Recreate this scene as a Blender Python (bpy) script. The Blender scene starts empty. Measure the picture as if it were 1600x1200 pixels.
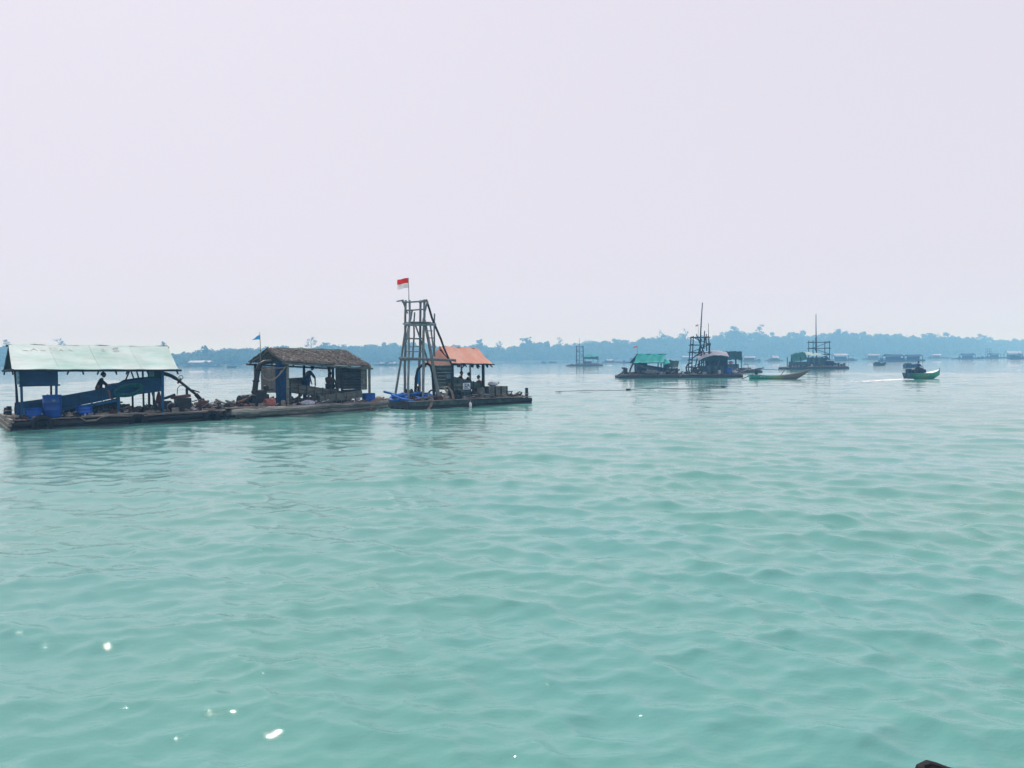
import bpy, bmesh, math, random
import numpy as np
from mathutils import Vector, Matrix
R = math.radians
SC = bpy.context.scene
COL = SC.collection
random.seed(7)

# ------------------------------------------------------------------ camera
CAM_H = 2.5
PITCH, ROLL = R(1.87), R(0.6)
cam_d = bpy.data.cameras.new('camera')
cam_d.sensor_width = 36.0
cam_d.lens = 27.0
cam_d.clip_start = 0.05
cam_d.clip_end = 20000
cam = bpy.data.objects.new('camera', cam_d)
COL.objects.link(cam)
_f = Vector((0, math.cos(PITCH), -math.sin(PITCH)))
_u0 = Vector((0, math.sin(PITCH), math.cos(PITCH)))
_r0 = Vector((1, 0, 0))
_r = _r0 * math.cos(ROLL) - _u0 * math.sin(ROLL)
_u = _u0 * math.cos(ROLL) + _r0 * math.sin(ROLL)
_M = Matrix((_r, _u, -_f)).transposed().to_4x4()
_M.translation = Vector((0, 0, CAM_H))
cam.matrix_world = _M
SC.camera = cam

# ------------------------------------------------------------------ sky and sun
SUN_EL, SUN_AZ = R(57), R(-38)          # azimuth measured from straight ahead, minus = to the left
world = bpy.data.worlds.new('World')
SC.world = world
world.use_nodes = True
_n, _l = world.node_tree.nodes, world.node_tree.links
_n.clear()
sky = _n.new('ShaderNodeTexSky')
sky.sky_type = 'NISHITA'
sky.sun_disc = False
sky.sun_elevation = SUN_EL
sky.sun_rotation = SUN_AZ
sky.air_density, sky.dust_density, sky.ozone_density = 1.0, 6.0, 1.0
hs = _n.new('ShaderNodeHueSaturation')
hs.inputs['Saturation'].default_value = 0.12
_l.new(sky.outputs[0], hs.inputs['Color'])
bg1 = _n.new('ShaderNodeBackground')
bg1.inputs[1].default_value = 0.06
_l.new(hs.outputs[0], bg1.inputs[0])
bg2 = _n.new('ShaderNodeBackground')                # the even pale lilac veil of smoke haze
bg2.inputs[0].default_value = (0.912, 0.865, 1.0, 1)
bg2.inputs[1].default_value = 1.0
mx = _n.new('ShaderNodeMixShader')
mx.inputs[0].default_value = 0.80
_l.new(bg1.outputs[0], mx.inputs[1])
_l.new(bg2.outputs[0], mx.inputs[2])
wo = _n.new('ShaderNodeOutputWorld')
_l.new(mx.outputs[0], wo.inputs[0])

sun_d = bpy.data.lights.new('sun', 'SUN')
sun_d.energy = 3.4
sun_d.angle = R(0.6)
sun_d.color = (1.0, 0.95, 0.88)
sun = bpy.data.objects.new('sun', sun_d)
COL.objects.link(sun)
_sd = Vector((math.sin(SUN_AZ) * math.cos(SUN_EL), math.cos(SUN_AZ) * math.cos(SUN_EL), math.sin(SUN_EL)))
sun.rotation_euler = _sd.to_track_quat('Z', 'Y').to_euler()

SC.view_settings.view_transform = 'Standard'
SC.view_settings.look = 'None'
SC.view_settings.exposure = 0.0
SC.view_settings.gamma = 1.0
SC.view_settings.use_curve_mapping = False
SC.cycles.use_denoising = True
SC.cycles.max_bounces = 6
SC.cycles.diffuse_bounces = 2
SC.cycles.glossy_bounces = 3
SC.cycles.transmission_bounces = 3
SC.cycles.transparent_max_bounces = 6
SC.cycles.volume_bounces = 2
SC.cycles.sample_clamp_indirect = 4.0

# ------------------------------------------------------------------ materials
def new_mat(name):
    m = bpy.data.materials.new(name)
    m.use_nodes = True
    nt = m.node_tree
    b = nt.nodes['Principled BSDF']
    return m, nt, b

def mat(name, c1, c2=None, rough=0.8, scale=4.0, stretch=(1, 1, 1), bump=0.15, spec=0.25, detail=5, coat=0.0, translucent=0.0, metal=0.0, grime=0.8):
    """Two-tone noise material with fine relief."""
    m, nt, b = new_mat(name)
    N, L = nt.nodes, nt.links
    if c2 is None:
        c2 = tuple(x * 0.6 for x in c1)
    tc = N.new('ShaderNodeTexCoord')
    mp = N.new('ShaderNodeMapping')
    mp.inputs['Scale'].default_value = stretch
    L.new(tc.outputs['Object'], mp.inputs[0])
    nz = N.new('ShaderNodeTexNoise')
    nz.inputs['Scale'].default_value = scale
    nz.inputs['Detail'].default_value = detail
    nz.inputs['Roughness'].default_value = 0.65
    L.new(mp.outputs[0], nz.inputs['Vector'])
    rp = N.new('ShaderNodeValToRGB')
    rp.color_ramp.elements[0].position = 0.32
    rp.color_ramp.elements[1].position = 0.68
    rp.color_ramp.elements[0].color = (*c2, 1)
    rp.color_ramp.elements[1].color = (*c1, 1)
    L.new(nz.outputs['Fac'], rp.inputs[0])
    # a small tint of its own for every object
    oi = N.new('ShaderNodeObjectInfo')
    mr = N.new('ShaderNodeMapRange')
    mr.inputs['To Min'].default_value = 0.78
    mr.inputs['To Max'].default_value = 1.18
    L.new(oi.outputs['Random'], mr.inputs['Value'])
    n2 = N.new('ShaderNodeTexNoise')                     # stains and grime
    n2.inputs['Scale'].default_value = scale * 0.45; n2.inputs['Detail'].default_value = 9; n2.inputs['Roughness'].default_value = 0.75
    L.new(tc.outputs['Object'], n2.inputs['Vector'])
    r2 = N.new('ShaderNodeValToRGB')
    r2.color_ramp.elements[0].position = 0.40; r2.color_ramp.elements[1].position = 0.58
    r2.color_ramp.elements[0].color = (0.66, 0.64, 0.60, 1); r2.color_ramp.elements[1].color = (1, 1, 1, 1)
    L.new(n2.outputs['Fac'], r2.inputs[0])
    mg = N.new('ShaderNodeMix'); mg.data_type = 'RGBA'; mg.blend_type = 'MULTIPLY'; mg.inputs['Factor'].default_value = grime
    L.new(rp.outputs[0], mg.inputs['A']); L.new(r2.outputs[0], mg.inputs['B'])
    vm = N.new('ShaderNodeVectorMath'); vm.operation = 'SCALE'
    L.new(mg.outputs['Result'], vm.inputs[0]); L.new(mr.outputs[0], vm.inputs['Scale'])
    L.new(vm.outputs[0], b.inputs['Base Color'])
    b.inputs['Roughness'].default_value = rough
    b.inputs['Specular IOR Level'].default_value = spec
    b.inputs['Metallic'].default_value = metal
    if coat:
        b.inputs['Coat Weight'].default_value = coat
    if bump:
        bp = N.new('ShaderNodeBump')
        bp.inputs['Strength'].default_value = bump
        bp.inputs['Distance'].default_value = 0.03
        L.new(nz.outputs['Fac'], bp.inputs['Height'])
        L.new(bp.outputs[0], b.inputs['Normal'])
    if translucent:
        tr = N.new('ShaderNodeBsdfTranslucent')
        L.new(vm.outputs[0], tr.inputs['Color'])
        ms = N.new('ShaderNodeMixShader')
        ms.inputs[0].default_value = translucent
        out = [n for n in N if n.type == 'OUTPUT_MATERIAL'][0]
        L.new(b.outputs[0], ms.inputs[1]); L.new(tr.outputs[0], ms.inputs[2])
        L.new(ms.outputs[0], out.inputs[0])
    return m

# ------------------------------------------------------------------ mesh helpers
class MB:
    """Collects shapes and links them as one mesh object."""
    def __init__(self):
        self.v, self.f = [], []
    def add(self, vs, fs):
        o = len(self.v)
        self.v += [tuple(p) for p in vs]
        self.f += [tuple(i + o for i in f) for f in fs]
        return self
    def box(self, c, s, rz=0.0, ry=0.0, rx=0.0, jit=0.0):
        M = Matrix.Rotation(rz, 3, 'Z') @ Matrix.Rotation(ry, 3, 'Y') @ Matrix.Rotation(rx, 3, 'X')
        c = Vector(c); vs = []
        for k in range(8):
            q = Vector(((k & 1) - .5, ((k >> 1) & 1) - .5, ((k >> 2) & 1) - .5))
            q = Vector((q.x * s[0], q.y * s[1], q.z * s[2]))
            if jit: q += Vector([random.uniform(-jit, jit) for _ in range(3)])
            vs.append(c + M @ q)
        return self.add(vs, [(0, 2, 3, 1), (4, 5, 7, 6), (0, 1, 5, 4), (2, 6, 7, 3), (0, 4, 6, 2), (1, 3, 7, 5)])
    def bar(self, a, b, w, h=None, up=(0, 0, 1)):
        """square-edged timber from a to b"""
        a, b = Vector(a), Vector(b); h = h or w
        d = (b - a).normalized(); up = Vector(up)
        if abs(d.dot(up)) > 0.97: up = Vector((1, 0, 0))
        s = d.cross(up).normalized(); t = s.cross(d)
        vs = [p + s * (i * w / 2) + t * (j * h / 2) for p in (a, b) for i, j in ((-1, -1), (1, -1), (1, 1), (-1, 1))]
        return self.add(vs, [(3, 2, 1, 0), (4, 5, 6, 7), (0, 1, 5, 4), (1, 2, 6, 5), (2, 3, 7, 6), (3, 0, 4, 7)])
    def tube(self, pts, r, n=8, cap=True, closed=False):
        """round pipe or pole along points; r is a number or a list"""
        P = [Vector(p) for p in pts]; m = len(P)
        rs = r if isinstance(r, (list, tuple)) else [r] * m
        vs = []; prev = None
        for i in range(m):
            if closed: d = P[(i + 1) % m] - P[i - 1]
            else: d = P[min(i + 1, m - 1)] - P[max(i - 1, 0)]
            d.normalize()
            if prev is None:
                up = Vector((0, 0, 1)) if abs(d.z) < 0.9 else Vector((1, 0, 0))
                s = d.cross(up).normalized()
            else:
                s = (prev - d * prev.dot(d)).normalized()
            prev = s; t = d.cross(s)
            for k in range(n):
                a = 2 * math.pi * k / n
                vs.append(P[i] + (s * math.cos(a) + t * math.sin(a)) * rs[i])
        fs = []
        for i in range(m if closed else m - 1):
            i2 = (i + 1) % m
            for k in range(n):
                k2 = (k + 1) % n
                fs.append((i * n + k, i * n + k2, i2 * n + k2, i2 * n + k))
        if cap and not closed:
            fs.append(tuple(range(n))[::-1]); fs.append(tuple(range((m - 1) * n, m * n)))
        return self.add(vs, fs)
    def lathe(self, c, prof, n=20, axis='Z', rot=None):
        """profile of (radius, height) turned about an axis"""
        c = Vector(c); vs = []
        M = rot or {'Z': Matrix.Identity(3), 'X': Matrix.Rotation(R(90), 3, 'Y'), 'Y': Matrix.Rotation(R(-90), 3, 'X')}[axis]
        for (r_, h) in prof:
            for k in range(n):
                a = 2 * math.pi * k / n
                vs.append(c + M @ Vector((r_ * math.cos(a), r_ * math.sin(a), h)))
        fs = []
        for i in range(len(prof) - 1):
            for k in range(n):
                k2 = (k + 1) % n
                fs.append((i * n + k, i * n + k2, (i + 1) * n + k2, (i + 1) * n + k))
        fs.append(tuple(range(n))[::-1]); fs.append(tuple(range((len(prof) - 1) * n, len(prof) * n)))
        return self.add(vs, fs)
    def torus(self, c, R_, r_, axis=(0, 0, 1), n=24, k=10, sq=1.0):
        ax = Vector(axis).normalized(); up = Vector((0, 0, 1)) if abs(ax.z) < 0.9 else Vector((1, 0, 0))
        s = ax.cross(up).normalized(); t = ax.cross(s); c = Vector(c); vs = []
        for i in range(n):
            a = 2 * math.pi * i / n; d = s * math.cos(a) + t * math.sin(a)
            for j in range(k):
                b = 2 * math.pi * j / k
                vs.append(c + d * (R_ + r_ * math.cos(b)) + ax * (r_ * sq * math.sin(b)))
        fs = [(i * k + j, ((i + 1) % n) * k + j, ((i + 1) % n) * k + (j + 1) % k, i * k + (j + 1) % k) for i in range(n) for j in range(k)]
        return self.add(vs, fs)
    def sheet(self, grid, thick=0.0):
        """grid of points [row][col]; thick gives it real depth"""
        nr, nc = len(grid), len(grid[0])
        G = [[Vector(p) for p in row] for row in grid]
        top = [p for row in G for p in row]
        idx = lambda i, j: i * nc + j
        fs = [(idx(i, j), idx(i, j + 1), idx(i + 1, j + 1), idx(i + 1, j)) for i in range(nr - 1) for j in range(nc - 1)]
        if not thick:
            return self.add(top, fs)
        nor = []
        for i in range(nr):
            for j in range(nc):
                a = G[min(i + 1, nr - 1)][j] - G[max(i - 1, 0)][j]
                b = G[i][min(j + 1, nc - 1)] - G[i][max(j - 1, 0)]
                nor.append(b.cross(a).normalized())
        n0 = len(top)
        bot = [p - nn * thick for p, nn in zip(top, nor)]
        fs2 = [tuple(n0 + k for k in f[::-1]) for f in fs]
        edge = [idx(0, j) for j in range(nc)] + [idx(i, nc - 1) for i in range(1, nr)] + [idx(nr - 1, j) for j in range(nc - 2, -1, -1)] + [idx(i, 0) for i in range(nr - 2, 0, -1)]
        side = [(edge[k], n0 + edge[k], n0 + edge[(k + 1) % len(edge)], edge[(k + 1) % len(edge)]) for k in range(len(edge))]
        return self.add(top + bot, fs + fs2 + side)
    def build(self, name, material, parent=None, smooth=False, bevel=0.0):
        me = bpy.data.meshes.new(name)
        me.from_pydata(self.v, [], self.f)
        bm = bmesh.new(); bm.from_mesh(me)
        bmesh.ops.recalc_face_normals(bm, faces=bm.faces)
        bm.to_mesh(me); bm.free()
        me.materials.append(material)
        if smooth:
            me.polygons.foreach_set('use_smooth', [True] * len(me.polygons))
            me.set_sharp_from_angle(angle=R(40)) if hasattr(me, 'set_sharp_from_angle') else None
        o = bpy.data.objects.new(name, me)
        COL.objects.link(o)
        o.parent = parent
        if bevel:
            bv = o.modifiers.new('bevel', 'BEVEL'); bv.width = bevel; bv.segments = 2; bv.limit_method = 'ANGLE'
        return o

def tag(o, label=None, cat=None, group=None, kind=None):
    if label: o['label'] = label
    if cat: o['category'] = cat
    if group: o['group'] = group
    if kind: o['kind'] = kind
    return o

def thing(name, label, cat, loc=(0, 0, 0), rz=0.0, group=None):
    o = bpy.data.objects.new(name, None)
    o.empty_display_size = 0.3
    COL.objects.link(o)
    o.location = loc
    o.rotation_euler = (0, 0, rz)
    return tag(o, label, cat, group)

# ------------------------------------------------------------------ the sea
rng = np.random.default_rng(11)
WAVES = []
for i in range(120):
    lam = 0.16 * (7.0 / 0.16) ** (i / 119.0) * rng.uniform(0.93, 1.07)
    spread = R(60) if lam < 0.8 else R(46)
    th = R(-90 - 12) + rng.normal() * spread * 0.62      # running towards the shore behind the viewer
    if lam < 0.30: s = 0.0225
    elif lam < 0.55: s = 0.0230
    elif lam < 1.1: s = 0.0195
    elif lam < 1.7: s = 0.0135
    elif lam < 3.0: s = 0.0080
    else: s = 0.0050
    WAVES.append((lam, th, s * lam / (2 * math.pi) * 1.24, rng.uniform(0, 2 * math.pi)))

def sea_height(X, Y, cell):
    """sum of wave trains; trains too short for the mesh cell are left to the bump"""
    Z = np.zeros_like(X); DX = np.zeros_like(X); DY = np.zeros_like(X)
    # slow gusts make patches of calmer and rougher water
    g = 0.95 + 0.38 * np.sin(X * 0.11 + 1.3 * np.sin(Y * 0.07 + 0.5)) * np.sin(Y * 0.083 + 0.9 * np.sin(X * 0.05))
    wash = 0.95 + 0.30 * np.exp(-((X ** 2 + Y ** 2) / 15.0 ** 2))      # the viewer's own boat stirs the water nearby
    for lam, th, a, ph in WAVES:
        k = 2 * math.pi / lam
        w = np.clip((lam / cell - 2.2) / 2.5, 0, 1)
        gg = g * wash if lam < 2.5 else 1.0
        p = k * (X * math.cos(th) + Y * math.sin(th)) + ph
        Z += a * w * gg * np.cos(p)
        q = 0.95 * a * w * gg * np.sin(p)
        DX -= q * math.cos(th); DY -= q * math.sin(th)
    return Z, DX, DY

def build_sea():
    fine = np.radians(np.arange(-45.0, 45.01, 0.165))
    rest = np.radians(np.arange(45.0 + 4, 360 - 45.0, 4.0))
    ang = np.concatenate([fine, rest])
    rr = [0.6]
    while rr[-1] < 14000:
        r0 = rr[-1]
        rr.append(r0 * (1.0062 if 3.0 < r0 < 120 else 1.012 if 120 <= r0 < 500 else 1.06))
    rr = np.array(rr)
    na, nr = len(ang), len(rr)
    A, RR = np.meshgrid(ang, rr)
    X, Y = RR * np.sin(A), RR * np.cos(A)
    cell = np.maximum(RR * np.where(RR < 120, 0.0062, 0.012), 0.02)
    behind = (A > R(45.5)) & (A < 2 * math.pi - R(45.5))
    cell = np.where(behind, RR * 0.07, cell)
    Z, DX, DY = sea_height(X, Y, cell)
    V = np.stack([X + DX, Y + DY, Z], -1).reshape(-1, 3)
    V = np.vstack([V, [[0, 0, 0]]])
    i = np.arange(nr - 1)[:, None]; j = np.arange(na)[None, :]; j2 = (j + 1) % na
    F = np.stack([i * na + j, i * na + j2, (i + 1) * na + j2, (i + 1) * na + j], -1).reshape(-1, 4)
    me = bpy.data.meshes.new('sea')
    tri = [(len(V) - 1, int((k + 1) % na), int(k)) for k in range(na)]
    nf = len(F) + len(tri)
    me.vertices.add(len(V)); me.vertices.foreach_set('co', V.astype(np.float32).ravel())
    loops = np.concatenate([F[:, ::-1].ravel(), np.array(tri)[:, ::-1].ravel()]).astype(np.int32)
    me.loops.add(len(loops)); me.loops.foreach_set('vertex_index', loops)
    starts = np.concatenate([np.arange(len(F)) * 4, len(F) * 4 + np.arange(len(tri)) * 3]).astype(np.int32)
    me.polygons.add(nf); me.polygons.foreach_set('loop_start', starts)
    me.polygons.foreach_set('use_smooth', np.ones(nf, bool))
    me.update(calc_edges=True); me.validate()
    if me.polygons[len(F) // 2].normal.z < 0:
        me.flip_normals()
    o = bpy.data.objects.new('sea', me)
    COL.objects.link(o)
    m, nt, b = new_mat('sea_water')
    N, L = nt.nodes, nt.links
    geo = N.new('ShaderNodeNewGeometry')
    nz = N.new('ShaderNodeTexNoise')
    nz.inputs['Scale'].default_value = 0.13; nz.inputs['Detail'].default_value = 3
    L.new(geo.outputs['Position'], nz.inputs['Vector'])
    rp = N.new('ShaderNodeValToRGB')                     # silt drifting in the water
    rp.color_ramp.elements[0].position = 0.25; rp.color_ramp.elements[1].position = 0.75
    rp.color_ramp.elements[0].color = (0.106, 0.278, 0.236, 1)
    rp.color_ramp.elements[1].color = (0.100, 0.284, 0.284, 1)
    L.new(nz.outputs['Fac'], rp.inputs[0])
    L.new(rp.outputs[0], b.inputs['Base Color'])
    b.inputs['IOR'].default_value = 1.333
    b.inputs['Roughness'].default_value = 0.012
    # fine ripples
    mp = N.new('ShaderNodeMapping'); mp.inputs['Scale'].default_value = (1.0, 1.7, 1.0); mp.inputs['Rotation'].default_value = (0, 0, R(14))
    L.new(geo.outputs['Position'], mp.inputs[0])
    r1 = N.new('ShaderNodeTexNoise'); r1.inputs['Scale'].default_value = 3.6; r1.inputs['Detail'].default_value = 5; r1.inputs['Roughness'].default_value = 0.5
    r2 = N.new('ShaderNodeTexNoise'); r2.inputs['Scale'].default_value = 17.0; r2.inputs['Detail'].default_value = 3; r2.inputs['Roughness'].default_value = 0.45
    L.new(mp.outputs[0], r1.inputs['Vector']); L.new(mp.outputs[0], r2.inputs['Vector'])
    b1 = N.new('ShaderNodeBump'); b1.inputs['Strength'].default_value = 0.9; b1.inputs['Distance'].default_value = 0.010
    b2 = N.new('ShaderNodeBump'); b2.inputs['Strength'].default_value = 0.55; b2.inputs['Distance'].default_value = 0.0065
    L.new(r1.outputs['Fac'], b1.inputs['Height']); L.new(r2.outputs['Fac'], b2.inputs['Height'])
    L.new(b1.outputs[0], b2.inputs['Normal'])
    r3 = N.new('ShaderNodeTexNoise'); r3.inputs['Scale'].default_value = 55.0; r3.inputs['Detail'].default_value = 2
    L.new(mp.outputs[0], r3.inputs['Vector'])
    b3 = N.new('ShaderNodeBump'); b3.inputs['Strength'].default_value = 0.5; b3.inputs['Distance'].default_value = 0.0005
    L.new(r3.outputs['Fac'], b3.inputs['Height']); L.new(b2.outputs[0], b3.inputs['Normal'])
    L.new(b3.outputs[0], b.inputs['Normal'])
    me.materials.append(m)
    tag(o, 'pale turquoise choppy sea reaching to the wooded shore', 'sea', kind='structure')
    return o
SEA = build_sea()

# ------------------------------------------------------------------ the far shore and its woods
# shoreline: bearing from the viewpoint (deg, + right), distance (m), height of the tree tops above the water (m)
SHORE = [(-75, 900, 22), (-60, 800, 21), (-45, 700, 19), (-36, 640, 18), (-33.2, 620, 17), (-31, 620, 17), (-29.5, 600, 13),
         (-27.2, 560, 9.5), (-24.2, 520, 8.8), (-22.9, 505, 10.2), (-22.0, 505, 11.8), (-20, 510, 13.3), (-18, 525, 14.0), (-16, 545, 14.6),
         (-14, 565, 16.0), (-12, 590, 17.0), (-10, 610, 18.0), (-8, 630, 18.2), (-6, 650, 17.4), (-4.5, 660, 17.2), (-3.1, 670, 16.2), (-2.4, 680, 19.4),
         (-1.2, 690, 16.2), (0, 700, 15.3), (1.0, 705, 21.4), (2.2, 710, 21.0), (3.0, 715, 17.5), (5, 725, 20.0), (7.0, 740, 22.0), (9.5, 760, 23.3),
         (11, 780, 27.0), (13, 800, 25.4), (15, 810, 27.5), (16.2, 820, 32.5), (17.2, 825, 30.0), (18.3, 830, 28.0), (20, 840, 28.0), (22, 850, 27.5), (23.5, 855, 29.5), (25, 860, 28.2),
         (27, 880, 26.0), (29, 900, 24.5), (30, 920, 24.5), (31, 960, 22.5), (32, 1050, 21), (34, 1150, 21.0), (37, 1250, 21), (45, 1300, 22), (60, 1300, 24), (75, 1300, 24)]
_sb = np.array([s[0] for s in SHORE], float); _sdist = np.array([s[1] for s in SHORE], float); _stop = np.array([s[2] for s in SHORE], float)
def shore(bearing):
    return np.interp(bearing, _sb, _sdist), np.interp(bearing, _sb, _stop)

def build_land():
    rows = []
    bs = np.arange(-75, 75.01, 0.5)
    for off, z in ((-7, -0.9), (0, 0.35), (6, 1.0), (60, 2.2), (200, 4.0), (700, 3.0), (705, -1.0)):
        row = []
        for b_ in bs:
            d, t = shore(b_)
            wob = 4.0 * math.sin(b_ * 3.1) + 2.5 * math.sin(b_ * 9.7 + 1)
            rr = d + off + (wob if off < 100 else 0)
            row.append((rr * math.sin(R(b_)), rr * math.cos(R(b_)), z))
        rows.append(row)
    m = mat('shore_soil', (0.075, 0.085, 0.050), (0.035, 0.050, 0.028), rough=0.95, scale=0.08, bump=0.4)
    o = MB().sheet(rows).build('shore', m, smooth=True)
    tag(o, 'low sandy shore under the distant woods', 'shore', kind='structure')
build_land()

def leaf_material(name, dark, light):
    m, nt, b = new_mat(name)
    N, L = nt.nodes, nt.links
    geo = N.new('ShaderNodeNewGeometry')
    nz = N.new('ShaderNodeTexNoise'); nz.inputs['Scale'].default_value = 0.09; nz.inputs['Detail'].default_value = 4
    L.new(geo.outputs['Position'], nz.inputs['Vector'])
    rp = N.new('ShaderNodeValToRGB')
    rp.color_ramp.elements[0].position = 0.35; rp.color_ramp.elements[1].position = 0.68
    rp.color_ramp.elements[0].color = (*dark, 1); rp.color_ramp.elements[1].color = (*light, 1)
    L.new(nz.outputs['Fac'], rp.inputs[0])
    L.new(rp.outputs[0], b.inputs['Base Color'])
    b.inputs['Roughness'].default_value = 0.7
    b.inputs['Specular IOR Level'].default_value = 0.2
    tr = N.new('ShaderNodeBsdfTranslucent'); L.new(rp.outputs[0], tr.inputs[0])
    ms = N.new('ShaderNodeMixShader'); ms.inputs[0].default_value = 0.25
    out = [n for n in N if n.type == 'OUTPUT_MATERIAL'][0]
    L.new(b.outputs[0], ms.inputs[1]); L.new(tr.outputs[0], ms.inputs[2]); L.new(ms.outputs[0], out.inputs[0])
    return m
LEAF = leaf_material('woodland_leaves', (0.026, 0.068, 0.044), (0.066, 0.130, 0.082))
BARK = mat('bark', (0.12, 0.10, 0.085), (0.06, 0.05, 0.042), scale=2.0)

def leaf_quads(cen, rad, n, size, g):
    """n leaf clumps spread through an ellipsoid crown; returns (n,4,3)"""
    u = g.normal(size=(n, 3)); u /= np.linalg.norm(u, axis=1)[:, None]
    rr = g.uniform(0.25, 1.0, n) ** 0.5
    c = np.array(cen) + u * rr[:, None] * np.array(rad)
    a = g.normal(size=(n, 3)); a /= np.linalg.norm(a, axis=1)[:, None]
    b_ = np.cross(a, g.normal(size=(n, 3))); b_ /= np.linalg.norm(b_, axis=1)[:, None]
    s = size * g.uniform(0.6, 1.4, n)
    a = a * s[:, None]; b_ = b_ * (s * g.uniform(0.5, 1.0, n))[:, None]
    return np.stack([c - a - b_ * .6, c + a * .8 - b_, c + a + b_ * .7, c - a * .7 + b_], 1)

def quads_object(name, Q, material, parent=None):
    Q = Q.reshape(-1, 4, 3); n = len(Q)
    me = bpy.data.meshes.new(name)
    me.vertices.add(n * 4); me.vertices.foreach_set('co', Q.astype(np.float32).ravel())
    me.loops.add(n * 4); me.loops.foreach_set('vertex_index', np.arange(n * 4, dtype=np.int32))
    me.polygons.add(n); me.polygons.foreach_set('loop_start', (np.arange(n) * 4).astype(np.int32))
    me.update(calc_edges=True)
    me.materials.append(material)
    o = bpy.data.objects.new(name, me); COL.objects.link(o); o.parent = parent
    return o

def build_woods():
    g = np.random.default_rng(5)
    crowns, trunks = [], MB()
    for row in range(7):
        b_ = -62.0
        while b_ < 62.0:
            d, top = shore(b_)
            inview = -37 < b_ < 37
            depth = row * 17.0 + g.uniform(-3, 3) + 8
            dist = d + depth
            full = top * (0.50, 0.62, 0.74, 0.85, 0.93, 1.0, 1.05)[row]
            h = full * (g.uniform(0.82, 1.04) + (0.14 if g.random() < .07 else 0))
            w = g.uniform(2.6, 5.0) * (1.0 if inview else 1.5)
            x, y = dist * math.sin(R(b_)), dist * math.cos(R(b_))
            hh = min(h * 0.5, w * g.uniform(0.9, 1.5))
            nl = int((120 if row < 2 else 210) * (1.0 if inview else 0.35))
            # a crown is a few uneven lobes
            for k in range(3):
                ox, oy = g.normal(0, w * .38, 2)
                oz = g.uniform(-0.42, 0.10) * hh
                crowns.append(leaf_quads((x + ox, y + oy, h - hh * .72 + oz), (w * .72, w * .72, hh * .68), nl // 3, 0.55, g))
            if row < 4:
                crowns.append(leaf_quads((x, y, h * .34), (w * 1.1, w * .8, h * .40), int(nl * .8), 0.8, g))   # undergrowth
            else:
                crowns.append(leaf_quads((x, y, h * .42), (w * 1.3, w, h * .46), int(nl * .35), 1.25, g))     # inner boughs
            if row == 0 and inview:
                trunks.tube([(x, y, 0), (x + g.normal(0, .3), y, h - hh)], [0.22, 0.12], n=5, cap=False)
            b_ += math.degrees(w * g.uniform(0.95, 1.7) / dist)
    root = quads_object('woods', np.concatenate(crowns), LEAF)
    tag(root, 'long hazy mass of woodland along the far shore', 'woods', kind='stuff')
    t = trunks.build('trunks', BARK, root)
    tag(t, kind='stuff')
build_woods()

# trees that stand clear above the canopy
def emergent(bearing, extra, top, spread, style, label):
    g = np.random.default_rng(int((bearing + 90) * 100)); top *= 0.965; spread *= 1.12
    d, _ = shore(bearing)
    dist = d + extra
    x, y = dist * math.sin(R(bearing)), dist * math.cos(R(bearing))
    root = thing('tall_tree', label, 'tree', (x, y, 0), 0, 'tall trees standing above the woods')
    tr = MB().tube([(0, 0, 0), (g.normal(0, .3), 0, top * .5), (g.normal(0, .5), 0, top * .93)], [0.5, 0.36, 0.10], n=6)
    tr.build('trunk', BARK, root, smooth=True)
    Q = []; limbs = MB()
    n = {'sparse': 7, 'round': 9, 'bare': 9, 'tier': 6}[style]
    for k in range(n):
        a = g.uniform(0, 2 * math.pi)
        f = 0.62 + 0.36 * (k + .5) / n
        reach = spread * g.uniform(0.45, 1.0) * (1.15 - (f - .62) * 1.2 if style != 'tier' else 1.0)
        p = (math.cos(a) * reach, math.sin(a) * reach, top * f + reach * .25)
        limbs.tube([(0, 0, top * (f - .07)), (p[0] * .5, p[1] * .5, top * (f - .03)), p], [0.20, 0.13, 0.06], n=5)
        if style == 'bare':
            for q in range(4):
                e = (p[0] + g.normal(0, 1.0), p[1] + g.normal(0, 1.0), p[2] + g.uniform(.3, 1.8))
                limbs.tube([(p[0] * .7, p[1] * .7, top * f), e], [0.10, 0.05], n=4)
            Q.append(leaf_quads(p, (1.3, 1.3, .7), 16, 0.30, g))
        elif style == 'tier':
            Q.append(leaf_quads(p, (spread * .42, spread * .42, .55), 45, 0.42, g))
        else:
            rr = spread * (.40 if style == 'sparse' else .48)
            for q in range(4):
                pc = (p[0] + g.normal(0, rr * .5), p[1] + g.normal(0, rr * .5), p[2] + g.normal(0, rr * .28))
                Q.append(leaf_quads(pc, (rr * g.uniform(.35, .7),) * 2 + (rr * g.uniform(.25, .45),), 26 if style == 'sparse' else 40, 0.38, g))
    limbs.build('limbs', BARK, root)
    quads_object('crown', np.concatenate(Q), LEAF, root)
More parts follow.
